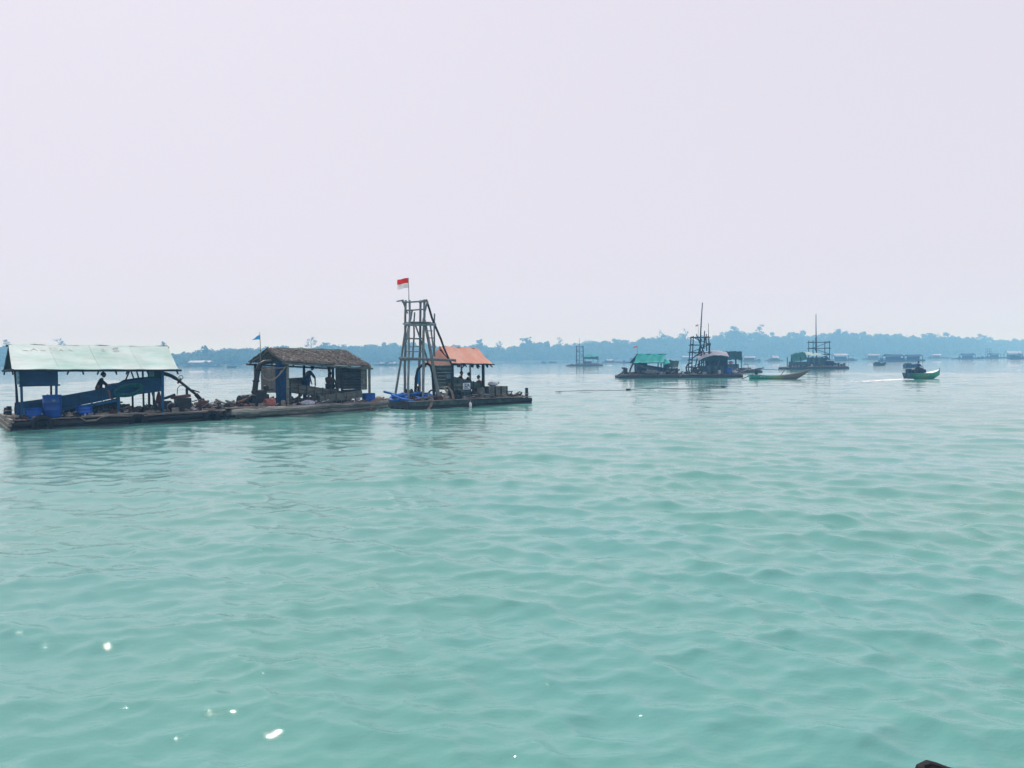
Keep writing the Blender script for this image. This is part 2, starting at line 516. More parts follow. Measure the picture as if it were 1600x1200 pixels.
for a in [(-33.3, 25, 20.3, 2.4, 'bare', 'bare spindly tree above the left end of the pale green roof'),
          (-30.4, 25, 20.6, 3.2, 'bare', 'wide bare tree above the lettering on the pale green roof'),
          (-24.3, 25, 16.4, 2.0, 'bare', 'bare tree above the right end of the pale green roof'),
          (-21.75, 15, 13.0, 1.7, 'sparse', 'small lone tree at the left tip of the wooded headland'),
          (-14.62, 40, 21.0, 3.6, 'bare', 'bare branched tree rising above the brown thatched roof'),
          (-2.35, 40, 21.6, 2.9, 'round', 'round bushy tree just right of the orange roof'),
          (-0.95, 40, 19.6, 2.6, 'bare', 'thin bare tree between the orange roof and the wooded knoll'),
          (1.05, 40, 23.3, 4.0, 'round', 'broad tree forming the left top of the wooded knoll'),
          (3.62, 40, 23.6, 3.2, 'bare', 'wispy tree left of the faint raft with a ladder mast'),
          (10.9, 50, 32.0, 4.2, 'bare', 'tall bare tree left of the raft with the slanted mast'),
          (12.75, 50, 34.5, 3.4, 'bare', 'bare treetop showing through the slanted-mast tower'),
          (16.3, 40, 35.5, 6.5, 'round', 'big dome shaped tree right of the slanted mast'),
          (17.85, 45, 38.5, 5.2, 'sparse', 'tall open crowned tree rising highest above the woods'),
          (22.9, 40, 32.0, 4.5, 'round', 'rounded treetop just right of the upright mast'),
          (31.4, 60, 26.5, 4.2, 'round', 'rounded tree where the woods drop away at right')]:
    emergent(*a)

# ------------------------------------------------------------------ materials of the rafts
WET = mat('wet_dark_timber', (0.040, 0.042, 0.044), (0.014, 0.016, 0.018), rough=0.55, scale=3.0, stretch=(1, 6, 6), bump=0.5)
GREYLOG = mat('silver_grey_log', (0.420, 0.410, 0.375), (0.120, 0.118, 0.108), rough=0.85, scale=2.5, stretch=(0.7, 7, 7), bump=0.6)
LOGM = mat('weathered_log', (0.360, 0.335, 0.290), (0.090, 0.086, 0.076), rough=0.85, scale=2.5, stretch=(0.7, 7, 7), bump=0.6)
PLANK = mat('deck_plank', (0.330, 0.285, 0.235), (0.090, 0.080, 0.070), rough=0.9, scale=3.0, stretch=(6, 1, 6), bump=0.5)
GREYB = mat('grey_board', (0.210, 0.220, 0.200), (0.060, 0.068, 0.064), rough=0.9, scale=3.0, stretch=(1, 5, 5), bump=0.5)
GREENB = mat('mossy_green_board', (0.072, 0.118, 0.110), (0.026, 0.048, 0.048), rough=0.85, scale=3.5, bump=0.4)
POLE = mat('round_pole', (0.290, 0.325, 0.335), (0.120, 0.150, 0.160), rough=0.85, scale=3.0, stretch=(6, 6, 1), bump=0.4)
DARKP = mat('dark_post', (0.026, 0.032, 0.040), (0.012, 0.015, 0.020), rough=0.8, scale=4.0)
BLUEP = mat('faded_blue_paint', (0.007, 0.085, 0.215), (0.004, 0.045, 0.125), rough=0.6, scale=2.2, stretch=(1, 3, 3), bump=0.25)
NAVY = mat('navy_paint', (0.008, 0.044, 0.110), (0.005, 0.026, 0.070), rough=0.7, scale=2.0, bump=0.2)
DRUM = mat('blue_drum_plastic', (0.003, 0.080, 0.420), (0.002, 0.055, 0.300), rough=0.4, scale=2.5, bump=0.1, spec=0.4)
SKYB = mat('pale_blue_board', (0.150, 0.260, 0.340), (0.060, 0.130, 0.190), rough=0.7, scale=5.0)
RUST = mat('rusty_iron', (0.130, 0.060, 0.034), (0.045, 0.026, 0.020), rough=0.8, scale=8.0, bump=0.5)
IRON = mat('oily_iron', (0.026, 0.028, 0.030), (0.010, 0.011, 0.013), rough=0.45, scale=9.0, bump=0.4)
STEEL = mat('worn_steel', (0.32, 0.31, 0.29), (0.12, 0.11, 0.10), rough=0.45, scale=8.0, bump=0.3)
RUBBER = mat('black_rubber', (0.016, 0.017, 0.022), (0.009, 0.010, 0.013), rough=0.7, scale=6.0, bump=0.3)
ROPE = mat('pale_rope', (0.40, 0.33, 0.25), (0.20, 0.16, 0.12), rough=0.95, scale=30.0, bump=0.5)
TEALN = mat('teal_hose', (0.010, 0.140, 0.165), (0.006, 0.070, 0.085), rough=0.7, scale=9.0)
BLUEH = mat('bright_blue_hose', (0.018, 0.165, 0.620), (0.012, 0.105, 0.420), rough=0.5, scale=5.0, bump=0.1)
TARPG = mat('pale_green_tarpaulin', (0.66, 0.73, 0.73), (0.36, 0.60, 0.55), rough=0.6, scale=0.9, stretch=(0.5, 1.2, 1.2), bump=0.5, translucent=0.35, grime=0.4)
TARPT = mat('teal_tarpaulin', (0.045, 0.520, 0.500), (0.022, 0.330, 0.325), rough=0.55, scale=0.9, bump=0.5, translucent=0.25)
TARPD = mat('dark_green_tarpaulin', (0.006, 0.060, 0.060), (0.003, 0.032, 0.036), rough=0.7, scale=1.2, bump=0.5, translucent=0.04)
TARPM = mat('mid_green_tarpaulin', (0.012, 0.150, 0.135), (0.006, 0.085, 0.080), rough=0.7, scale=1.2, bump=0.5, translucent=0.1)
TARPO = mat('faded_orange_tarpaulin', (0.88, 0.59, 0.48), (0.84, 0.39, 0.28), rough=0.6, scale=0.8, stretch=(2.4, 0.6, 0.6), bump=0.4, translucent=0.35, grime=0.35)
TARPL = mat('grey_lilac_tarpaulin', (0.60, 0.61, 0.70), (0.40, 0.41, 0.50), rough=0.6, scale=0.8, bump=0.4, translucent=0.3, grime=0.5)
THATCH = mat('palm_thatch', (0.270, 0.250, 0.228), (0.050, 0.047, 0.044), rough=0.95, scale=5.0, stretch=(4, 1, 1), bump=0.5)
WHITEP = mat('white_paint', (0.80, 0.80, 0.80), (0.74, 0.75, 0.77), rough=0.6, scale=6.0, bump=0.0, grime=0.15)
SACK = mat('white_sack', (0.55, 0.58, 0.66), (0.30, 0.34, 0.46), rough=0.8, scale=7.0, bump=0.4)
REDC = mat('red_cloth', (0.72, 0.040, 0.025), (0.58, 0.028, 0.016), rough=0.8, scale=3.0, bump=0.2, translucent=0.5)
WHITEC = mat('white_cloth', (0.78, 0.77, 0.78), (0.66, 0.66, 0.70), rough=0.8, scale=3.0, bump=0.2, translucent=0.5)
BLUEC = mat('light_blue_cloth', (0.06, 0.38, 0.78), (0.045, 0.30, 0.66), rough=0.8, scale=3.0, bump=0.2, translucent=0.5)
PINKP = mat('faded_pink_drum', (0.42, 0.150, 0.120), (0.26, 0.085, 0.070), rough=0.7, scale=4.0)
SKIN = mat('brown_skin', (0.165, 0.098, 0.070), (0.125, 0.074, 0.054), rough=0.6, scale=9.0, bump=0.05)
HAIR = mat('black_hair', (0.010, 0.010, 0.011), (0.006, 0.006, 0.007), rough=0.5, scale=30.0, bump=0.4)
DARKC = mat('dark_shirt', (0.018, 0.020, 0.020), (0.010, 0.011, 0.012), rough=0.85, scale=10.0)
NAVYC = mat('navy_shirt', (0.010, 0.060, 0.170), (0.007, 0.040, 0.115), rough=0.85, scale=10.0)
GREYC = mat('grey_shorts', (0.060, 0.062, 0.066), (0.036, 0.038, 0.042), rough=0.9, scale=10.0)
FACE32 = mat('sign_plate', (0.72, 0.78, 0.88), (0.60, 0.67, 0.80), rough=0.5, scale=3.0, bump=0.0)
FADED = mat('faded_brush_paint', (0.80, 0.84, 0.84), (0.58, 0.70, 0.68), rough=0.6, scale=5.0, bump=0.0, translucent=0.35, grime=0.3)
RUSTC = mat('rust_red_rag', (0.11, 0.028, 0.020), (0.06, 0.016, 0.014), rough=0.9, scale=5.0)
INK = mat('sign_blue_ink', (0.020, 0.050, 0.200), rough=0.6, bump=0.0)

# ------------------------------------------------------------------ raft frames (origin at the near left corner on the water)
FRAMES = {'R1': ((-18.7, 28.8, 0), R(37)), 'R2': ((-11.91, 33.75, 0), R(44)), 'R3': ((-5.2, 38.9, 0), R(32)),
          'R4': ((13.2, 93, 0), 0.0), 'R5': ((20.2, 91.5, 0), 0.0), 'R6': ((52.3, 145, 0), 0.0), 'R7': ((17.8, 243, 0), 0.0), 'R8': ((30.2, 118, 0), 0.0)}
BASE = {}
def rthing(fr, name, label, cat, base=(0, 0, 0), group=None):
    """a thing standing at base in a raft's own coordinates"""
    o, th = FRAMES[fr]
    loc = Vector(o) + Matrix.Rotation(th, 3, 'Z') @ Vector(base)
    t = thing(name, label, cat, loc, th, group)
    BASE[t.name] = Vector(base)
    return t
_mb_build = MB.build
def _build(self, name, material, parent=None, smooth=False, bevel=0.0):
    root = parent
    while root is not None and root.parent is not None: root = root.parent
    if root is not None and root.name in BASE:
        b = BASE[root.name]
        self.v = [(p[0] - b.x, p[1] - b.y, p[2] - b.z) for p in self.v]
    return _mb_build(self, name, material, parent, smooth, bevel)
MB.build = _build

def V3(p): return Vector(p)
def lerp(a, b, t): return Vector(a) * (1 - t) + Vector(b) * t
def wob_line(a, b, n, amp, seed=0):
    g = random.Random(seed)
    return [lerp(a, b, i / n) + (Vector([g.uniform(-amp, amp) for _ in range(3)]) if 0 < i < n else Vector()) for i in range(n + 1)]
def pole(a, b, r, mat_, parent, name='pole', seed=0, amp=0.02, n=4, taper=0.8):
    return MB().tube(wob_line(a, b, n, amp, seed), [r * (1 - (1 - taper) * i / n) for i in range(n + 1)], n=7).build(name, mat_, parent, smooth=True)
def catenary(a, b, sag, n=10):
    return [lerp(a, b, i / n) - Vector((0, 0, sag * 4 * (i / n) * (1 - i / n))) for i in range(n + 1)]
def hang_loop(c, w, h, n=16):
    return [V3(c) + Vector((w * math.sin(2 * math.pi * i / n), 0, h * math.cos(2 * math.pi * i / n))) for i in range(n)]

STROKES = {'L': [[(0, 1), (0, 0), (.55, 0)]], 'A': [[(0, 0), (.35, 1), (.7, 0)], [(.14, .38), (.56, .38)]],
           'U': [[(0, 1), (0, .2), (.15, 0), (.45, 0), (.6, .2), (.6, 1)]], 'T': [[(0, 1), (.7, 1)], [(.35, 1), (.35, 0)]],
           'N': [[(0, 0), (0, 1), (.6, 0), (.6, 1)]], 'S': [[(.6, .85), (.45, 1), (.15, 1), (0, .8), (.12, .57), (.5, .45), (.6, .22), (.45, 0), (.15, 0), (0, .15)]],
           'O': [[(.15, 0), (0, .2), (0, .8), (.15, 1), (.45, 1), (.6, .8), (.6, .2), (.45, 0), (.15, 0)]],
           '3': [[(0, .9), (.2, 1), (.45, 1), (.58, .8), (.42, .55), (.2, .55)], [(.42, .55), (.6, .3), (.45, 0), (.18, 0), (0, .12)]],
           '2': [[(0, .8), (.15, 1), (.45, 1), (.6, .78), (.55, .55), (0, 0), (.62, 0)]]}
def glyph(mb, ch, org, ex, ey, en, size, w, drape=None):
    """brush strokes of one character laid on a surface with axes ex, ey and normal en"""
    for st in STROKES[ch]:
        P = [V3(org) + ex * (p[0] * size) + ey * (p[1] * size) + en * 0.012 for p in st]
        if drape:                                      # follow the creases of the cloth
            P = [drape(lerp(a, b, k / 4)) for a, b in zip(P, P[1:]) for k in range(5)]
        for a, b in zip(P, P[1:]):
            d = (b - a).normalized(); s = d.cross(en).normalized() * (w / 2)
            a2, b2 = a - d * w * .3, b + d * w * .3
            h = en * 0.004
            mb.add([a2 - s, a2 + s, b2 + s, b2 - s, a2 - s - h, a2 + s - h, b2 + s - h, b2 - s - h],
                   [(0, 1, 2, 3), (7, 6, 5, 4), (0, 4, 5, 1), (1, 5, 6, 2), (2, 6, 7, 3), (3, 7, 4, 0)])

def roof_sheet(name, mat_, parent, eave0, eave1, ridge0, ridge1, sag=0.05, nu=14, nv=6, thick=0.025, wob=0.02, seed=1, droop=0.0):
    """one slope of cloth between an eave line and a ridge line, sagging between rafters"""
    g = random.Random(seed); rows = []
    for i in range(nv + 1):
        t = i / nv; row = []
        for j in range(nu + 1):
            s = j / nu
            p = lerp(lerp(eave0, eave1, s), lerp(ridge0, ridge1, s), t)
            p.z -= sag * math.sin(math.pi * t) * (0.6 + 0.4 * abs(math.sin(s * math.pi * 4)))
            p.z -= droop * math.sin(math.pi * s) * t
            p.z += g.uniform(-wob, wob) * (0.5 if i in (0, nv) else 1) + 1.6 * wob * math.sin(s * 23 + t * 5 + seed) * math.sin(t * 4 + s * 9)
            row.append(p)
        rows.append(row)
    return MB().sheet(rows, thick).build(name, mat_, parent, smooth=True)

def drum(fr, c, r, h, label, mat_=None, group=None, lid=True, name='drum', lying=None, open_top=False):
    """ribbed barrel standing (or lying) at c"""
    mat_ = mat_ or DRUM
    t = rthing(fr, name, label, 'barrel', c, group)
    prof = [(r * .90, 0), (r * .97, .03 * h), (r, .08 * h), (r, .30 * h), (r * 1.035, .33 * h), (r * 1.035, .36 * h), (r, .39 * h), (r, .62 * h),
            (r * 1.035, .65 * h), (r * 1.035, .68 * h), (r, .71 * h), (r, .92 * h), (r * 1.03, .95 * h), (r * 1.03, .985 * h), (r * .98, h)]
    if open_top: prof += [(r * .93, h), (r * .93, h * .25)]
    rot = None
    if lying is not None:
        rot = Matrix.Rotation(lying, 3, 'Z') @ Matrix.Rotation(R(90), 3, 'Y')
        c = (c[0], c[1], c[2] + r)
    MB().lathe(c, prof, n=22, rot=rot).build('shell', mat_, t, smooth=True)
    if lid and not open_top and lying is None:
        MB().lathe((c[0] + r * .45, c[1], c[2] + h), [(.05, 0), (.05, .035), (.04, .04)], n=10).build('bung', mat_, t, smooth=True)
        MB().lathe((c[0] - r * .45, c[1], c[2] + h), [(.03, 0), (.03, .03)], n=10).build('bung', mat_, t, smooth=True)
    return t

def tyre(fr, c, r, label, axis=(0, 1, 0), group='old tyres hung as fenders', hang=True):
    t = rthing(fr, 'tyre', label, 'tyre', c, group)
    MB().torus(c, r * .72, r * .28, axis, n=26, k=12, sq=1.15).build('casing', RUBBER, t, smooth=True)
    mb = MB()
    ax = Vector(axis).normalized()
    for k in range(26):
        a = 2 * math.pi * k / 26
        s = ax.cross(Vector((0, 0, 1))).normalized() if abs(ax.z) < .9 else Vector((1, 0, 0))
        d = s * math.cos(a) + ax.cross(s) * math.sin(a)
        p = V3(c) + d * r * .99
        mb.bar(p - ax * r * .2, p + ax * r * .2, r * .10, r * .05, up=d)
    mb.build('tread', RUBBER, t)
    if hang:
        MB().tube([V3(c) + Vector((0, 0.0, r * .72)), V3(c) + Vector((0.02, .10, r * 1.15))], 0.014, n=6).build('hanging_rope', ROPE, t)
    return t

# ------------------------------------------------------------------ people
def person(fr, base, J, label, shirt=None, shorts=None, face=0.0, scale=1.0, tilt=0.0, skin=None, head_r=0.098):
    """body grown from joints J (raft coordinates); face = heading of the face about z (0 = along +x)"""
    skin = skin or SKIN
    t = rthing(fr, 'person', label, 'person', base)
    J = {k: V3(p) for k, p in J.items()}
    rad = dict(pelvis=.125, waist=.115, chest=.135, neck0=.075, neck=.058, shl=.068, shr=.068, ell=.046, elr=.046, wrl=.032, wrr=.032, hl=.030, hr=.030,
               hipl=.092, hipr=.092, knl=.066, knr=.066, anl=.043, anr=.043, tol=.035, tor=.035)
    E = [('pelvis', 'waist'), ('waist', 'chest'), ('chest', 'neck0'), ('neck0', 'neck'), ('chest', 'shl'), ('shl', 'ell'), ('ell', 'wrl'), ('wrl', 'hl'), ('chest', 'shr'), ('shr', 'elr'), ('elr', 'wrr'), ('wrr', 'hr'),
         ('pelvis', 'hipl'), ('hipl', 'knl'), ('knl', 'anl'), ('anl', 'tol'), ('pelvis', 'hipr'), ('hipr', 'knr'), ('knr', 'anr'), ('anr', 'tor')]
    def skinned(keys, grow, factor=1.0):
        keys = [k for k in keys if k in J]
        me = bpy.data.meshes.new('body_tmp')
        ed = [(keys.index(a), keys.index(b)) for a, b in E if a in keys and b in keys]
        me.from_pydata([J[k] for k in keys], ed, [])
        o = bpy.data.objects.new('body_tmp', me); COL.objects.link(o)
        sk = o.modifiers.new('skin', 'SKIN')
        if not me.skin_vertices: 
            bpy.context.view_layer.objects.active = o
        for k, sv in zip(keys, me.skin_vertices[0].data):
            sv.radius = ((rad[k] + grow) * factor * scale,) * 2
            sv.use_root = (k in ('pelvis',) or k == keys[0])
        ss = o.modifiers.new('sub', 'SUBSURF'); ss.levels = 1; ss.render_levels = 1
        dg = bpy.context.evaluated_depsgraph_get(); dg.update()
        ev = o.evaluated_get(dg); m2 = ev.to_mesh()
        mb = MB().add([v.co.copy() for v in m2.vertices], [tuple(p.vertices) for p in m2.polygons])
        ev.to_mesh_clear(); bpy.data.objects.remove(o); bpy.data.meshes.remove(me)
        return mb
    mb = skinned(list(rad), 0.0)
    # head: skull, jaw, nose, ears
    hc = V3(J['head']); Mh = Matrix.Rotation(face, 3, 'Z') @ Matrix.Rotation(tilt, 3, 'Y')
    prof = []
    vs, fs = [], []; nu_, nv_ = 16, 12
    for i in range(nv_ + 1):
        ph = math.pi * i / nv_
        for k in range(nu_):
            a = 2 * math.pi * k / nu_
            x, y, z = math.sin(ph) * math.cos(a), math.sin(ph) * math.sin(a), math.cos(ph)
            q = Vector((x * head_r * .98, y * head_r * .80, z * head_r * 1.22))
            if z < -0.2: q.x = q.x * .86 + .012; q.y *= .84
            vs.append(hc + Mh @ q)
    for i in range(nv_):
        for k in range(nu_):
            fs.append((i * nu_ + k, i * nu_ + (k + 1) % nu_, (i + 1) * nu_ + (k + 1) % nu_, (i + 1) * nu_ + k))
    mb.add(vs, fs)
    mb.add([hc + Mh @ Vector(p) for p in ((.092, 0, .02), (.088, .016, -.022), (.088, -.016, -.022), (.122, 0, -.018))], [(0, 1, 3), (0, 3, 2), (1, 2, 3), (0, 2, 1)])
    for s in (-1, 1):
        mb.add([hc + Mh @ Vector((-.01 + dx, s * (.078 + dy), dz)) for dx, dy, dz in ((0, 0, .03), (.02, 0, 0), (0, 0, -.035), (-.022, .018, .02), (-.012, .018, -.025))], [(0, 1, 3), (1, 2, 4), (1, 4, 3), (0, 3, 1), (2, 1, 4)])
        mb.add([hc + Mh @ (Vector((.086, s * .034, .012)) + Vector(d) * .011) for d in ((1, 0, 0), (0, 1, 0), (0, -1, 0), (0, 0, 1), (0, 0, -1))], [(0, 1, 3), (0, 3, 2), (0, 2, 4), (0, 4, 1)])
    for side in ('l', 'r'):                                    # five fingers on each hand
        w_, h_ = J['wr' + side], J['h' + side]
        d = (h_ - w_).normalized(); s = d.cross(Vector((0, 0, 1)));  s = s.normalized() if s.length > .1 else Vector((1, 0, 0))
        n_ = s.cross(d)
        for k, (off, ln) in enumerate(((-.030, .060), (-.010, .072), (.010, .068), (.028, .052))):
            a = h_ + s * off; b_ = a + d * ln * .55 - n_ * .006; c_ = b_ + d * ln * .4 - n_ * .024
            mb.tube([a - d * .01, b_, c_], [.0095, .0085, .006], n=5)
        a = w_ + d * .03 + s * -.028
        mb.tube([a, a + d * .03 - s * .026, a + d * .06 - s * .030], [.011, .010, .007], n=5)
    body = mb.build('body', skin, t, smooth=True)
    hv, hf = [], []                                            # hair cap
    for i in range(8):
        ph = math.pi * .62 * i / 7
        for k in range(16):
            a = 2 * math.pi * k / 16
            x, y, z = math.sin(ph) * math.cos(a), math.sin(ph) * math.sin(a), math.cos(ph)
            cut = 1.0 if x < .35 else 0.80
            q = Vector((x * head_r * 1.06 - .006, y * head_r * .90, max(z, -.25 if x < .35 else .28) * head_r * 1.31))
            hv.append(hc + Mh @ q)
    for i in range(7):
        for k in range(16):
            hf.append((i * 16 + k, i * 16 + (k + 1) % 16, (i + 1) * 16 + (k + 1) % 16, (i + 1) * 16 + k))
    MB().add(hv, hf).build('hair', HAIR, t, smooth=True)
    if shirt:
        skinned(['pelvis', 'waist', 'chest', 'neck0', 'shl', 'shr'] + ['ell', 'elr'], .016).build('shirt', shirt, t, smooth=True)
    if shorts:
        skinned(['pelvis', 'hipl', 'knl', 'hipr', 'knr'], .020).build('shorts', shorts, t, smooth=True)
    return t

def seated(base, face, lean=0.12, arm_fwd=0.42, arm_dz=-0.18, seat_h=0.0, up=1.0, knee=0.42, spread=0.12, drop=0.42):
    """joints of a person sitting at base (buttocks), facing along heading face"""
    b = V3(base); f = Vector((math.cos(face), math.sin(face), 0)); s = Vector((-f.y, f.x, 0)); z = Vector((0, 0, 1))
    J = {}
    J['pelvis'] = b + z * .10; J['waist'] = b + z * .26 + f * lean * .25; J['chest'] = b + z * .44 + f * lean * .7
    J['neck0'] = b + z * .555 + f * lean * .95; J['neck'] = b + z * .625 + f * lean * 1.1; J['head'] = b + z * .745 + f * (lean * 1.2 + .03)
    for n, q in (('l', 1), ('r', -1)):
        J['sh' + n] = b + z * .50 + f * lean * .8 + s * q * .19
        J['el' + n] = J['sh' + n] + f * arm_fwd * .45 - z * .20 + s * q * .05
        J['wr' + n] = J['sh' + n] + f * arm_fwd + z * arm_dz - s * q * .02
        J['h' + n] = J['wr' + n] + f * .07 - z * .02
        J['hip' + n] = b + z * .10 + s * q * .10 + f * .03
        J['kn' + n] = b + z * (.12) + s * q * (.10 + spread) + f * knee
        J['an' + n] = J['kn' + n] - z * drop + f * .02
        J['to' + n] = J['an' + n] + f * .15 - z * .04
    return J

def deck_clutter(fr, parent, u0, u1, v0, v1, z, n, seed, big=1.0):
    """jumble of offcuts, short pipes, rags and rope ends too small to tell apart"""
    g = random.Random(seed)
    for nm, m_, k_ in (('scrap_iron', IRON, n), ('scrap_wood', LOGM, n), ('scrap_rust', RUST, n // 2), ('scrap_rope', ROPE, n // 2), ('scrap_plastic', SACK, n // 3)):
        mb = MB()
        for _ in range(k_):
            c = Vector((g.uniform(u0, u1), g.uniform(v0, v1), z)); q = g.random(); s_ = g.uniform(.5, 1.2) * big
            if nm == 'scrap_rope' or q < .25:
                a = g.uniform(0, 6.3); r_ = g.uniform(.08, .22) * s_
                mb.tube([c + Vector((r_ * math.cos(a + t * 1.1) * (1 + .1 * t), r_ * math.sin(a + t * 1.1), .03 + .04 * g.random() * s_)) for t in range(6)], .02 * s_, n=5)
            elif q < .6:
                mb.box(c + Vector((0, 0, .08 * s_)), (g.uniform(.08, .34) * s_, g.uniform(.08, .26) * s_, .16 * s_), rz=g.uniform(0, 3), ry=g.uniform(-.15, .15), jit=.02)
            elif q < .85:
                a = g.uniform(-.5, .5); l_ = g.uniform(.3, .9) * s_
                mb.tube([c + Vector((0, 0, .05)), c + Vector((l_ * math.cos(a), l_ * math.sin(a), g.uniform(.04, .32) * s_))], g.uniform(.025, .06) * s_, n=6)
            else:
                mb.lathe(c, [(.08 * s_, 0), (.10 * s_, .04 * s_), (.10 * s_, .22 * s_), (.06 * s_, .26 * s_)], n=9)
        tag(mb.build(nm, m_, parent), kind='stuff')

# ================================================================== raft under the pale green roof (R1)
def log_raft(fr, name, label, length, depth, logm, plankm, top=0.42, r=0.13, layers=2, plank_w=0.24, seed=0, ends=0.25, near_m=None, plank_z=0.035):
    """float of stacked logs with a plank deck"""
    g = random.Random(seed)
    root = rthing(fr, name, label, 'raft')
    for v in [0.14] + [0.14 + (depth - .28) * k / 5 for k in range(1, 6)]:
        for L_ in range(layers):
            z = top - plank_z - r - .02 - L_ * (2 * r - .01)
            a, b = (-g.uniform(0, ends), v + g.uniform(-.03, .03), z), (length + g.uniform(0, ends), v + g.uniform(-.03, .03), z)
            n = 8
            MB().tube(wob_line(a, b, n, .022, g.random()), [r * g.uniform(.9, 1.06) for _ in range(n + 1)], n=10).build('log', (near_m or logm) if v < .2 else logm, root, smooth=True)
    u = 0.0; k = 0
    while u < length:
        w = plank_w * g.uniform(.85, 1.1)
        if g.random() > .05:
            MB().box((u + w / 2, depth / 2 + g.uniform(-.05, .05), top - plank_z / 2 + g.uniform(-.006, .006)), (w * .93, depth * g.uniform(.96, 1.02), plank_z), rz=g.uniform(-.01, .01)).build('plank', plankm, root)
        u += w; k += 1
    return root

raft1 = log_raft('R1', 'log_raft', 'dark log raft carrying the pale green roof and blue barrels', 7.6, 4.9, WET, PLANK, top=0.40, seed=3)
for k in range(3):                                     # squared cross beams showing at the left end
    MB().bar((-.12 - .05 * k, -.25, .36 - .15 * k), (-.12 - .05 * k, 5.0, .36 - .15 * k), .12, .12).build('cross_beam', LOGM, raft1)
for a, b in (((-0.28, 1.2, 0.5), (0.77, 0.06, 0.46)), ((2.2, -.02, .40), (4.9, -.02, .41)), ((4.6, -.03, .36), (7.4, -.02, .39))):
    pole(a, b, .055, LOGM, raft1, 'edge_pole', seed=hash(a) % 97)

# shelter
sh1 = rthing('R1', 'shelter', 'open shelter with pale green tarpaulin roof at far left', 'shelter', (3, 2.4, .4))
E0, E1, G0, G1 = (-0.02, 0.15, 2.31), (5.89, 0.15, 2.21), (0.04, 2.4, 3.29), (6, 2.4, 3.23)
B0, B1 = (E0[0], 4.7, E0[2] - .05), (E1[0], 4.7, E1[2] - .05)
rf = roof_sheet('roof', TARPG, sh1, E0, E1, G0, G1, sag=.07, nu=44, nv=14, wob=.009, seed=4)
roof_sheet('back_roof', TARPD, sh1, B1, B0, G1, G0, sag=.06, nu=20, nv=6, wob=.012, seed=5)  # dark cloth on this slope stands in for shade inside the gable
MB().bar(V3(E0) - Vector((.05, 0, .05)), V3(E1) + Vector((.12, 0, -.05)), .07, .08).build('eave_beam', DARKP, sh1)
MB().bar(V3(B0) - Vector((.05, 0, .04)), V3(B1) + Vector((.05, 0, -.04)), .07, .08).build('eave_beam', DARKP, sh1)
MB().bar(V3(G0) - Vector((.08, 0, .06)), V3(G1) + Vector((.05, 0, -.06)), .07, .07).build('ridge_beam', DARKP, sh1)
for s in [0.004, .2, .4, .6, .8, .996]:
    a = lerp(E0, E1, s); b = lerp(G0, G1, s); c = lerp(B0, B1, s)
    dz = Vector((0, 0, .19))
    MB().bar(a - dz, b - dz, .05, .06).build('rafter', DARKP, sh1)
    MB().bar(c - dz, b - dz, .05, .06).build('rafter', DARKP, sh1)
MB().bar(V3(E0) + Vector((.02, 0, -.02)), V3(B0) + Vector((.02, 0, -.02)), .06, .06).build('tie_beam', DARKP, sh1)
MB().bar(V3(E1) - Vector((.05, 0, .02)), V3(B1) - Vector((.05, 0, .02)), .06, .06).build('tie_beam', DARKP, sh1)
for (px, vt, vb, m_, w) in ((31, .45, .45, BLUEP, .085), (88, .45, .45, BLUEP, .085), (254, .45, .45, BLUEP, .10)):
    pass
def post(fr_pts, w, m_, parent, name='post'):
    a, b = fr_pts
    return MB().bar(a, b, w, w).build(name, m_, parent)
post(((.28, .42, .40), (.28, .42, 2.30)), .085, BLUEP, sh1)
post(((1.41, 0.42, 0.71)[:2] + (.40,), (1.45, 0.42, 2.21)[:2] + (2.28,)), .085, BLUEP, sh1)
post(((5.28, 0.42, 0.52)[:2] + (.40,), (5.32, 0.42, 2.14)[:2] + (2.24,)), .10, BLUEP, sh1)
post(((.30, 2.3, .40), (.22, 2.3, 2.3)), .075, DARKP, sh1)
post(((.40, 4.4, .40), (.40, 4.4, 2.28)), .075, DARKP, sh1)
post(((1.35, 1.5, 0.66)[:2] + (.40,), (1.39, 1.5, 2.2)[:2] + (2.5,)), .07, DARKP, sh1)
post(((5.35, 4.4, .40), (5.35, 4.4, 2.22)), .075, DARKP, sh1)
post(((5.17, 2.4, 0.43)[:2] + (.40,), (5.21, 2.4, 2.13)[:2] + (3.05,)), .085, DARKP, sh1)
# boarded box hung under the eave at the left
bx0, bx1 = (0.24, 0.4, 1.99), (1.48, 0.4, 1.96)
n = 5
for k in range(n):
    z0 = 1.68 + k * .115
    MB().box(((bx0[0] + bx1[0]) / 2, .375 + .004 * (k % 2), z0 + .055), (bx1[0] - bx0[0] + .03, .03, .124)).build('board', NAVY, sh1)
    if k < 3:
        MB().box((bx0[0] - .03, .92, z0 + .12 + .07 * k), (.03, 1.05, .17)).build('side_board', SKYB, sh1)  # paler than the front boards: the lit side put into the colour
MB().bar((bx0[0] - .05, .37, 1.665), (bx1[0] + .08, .37, 1.665), .07, .06).build('bottom_rail', NAVY, sh1)
# small panel with a teal pane under the eave at the right
px0, px1 = (4.79, 0.5, 2.01), (5.28, 0.5, 2)
MB().box(((px0[0] + px1[0]) / 2, .56, 2.02), (px1[0] - px0[0], .03, .36)).build('panel', TARPD, sh1)
MB().box((px0[0] + .12, .535, 2.04), (.20, .02, .24)).build('pane', SKYB, sh1)
for a, b in (((4, 1, 1.78), (4.18, 1, 2.21)), ((4.32, 1, 1.83), (4.2, 1, 2.21)), ((4.51, 1, 1.83), (4.42, 1, 2.2))):
    MB().bar(a, b, .05, .05).build('strut', DARKP, sh1)
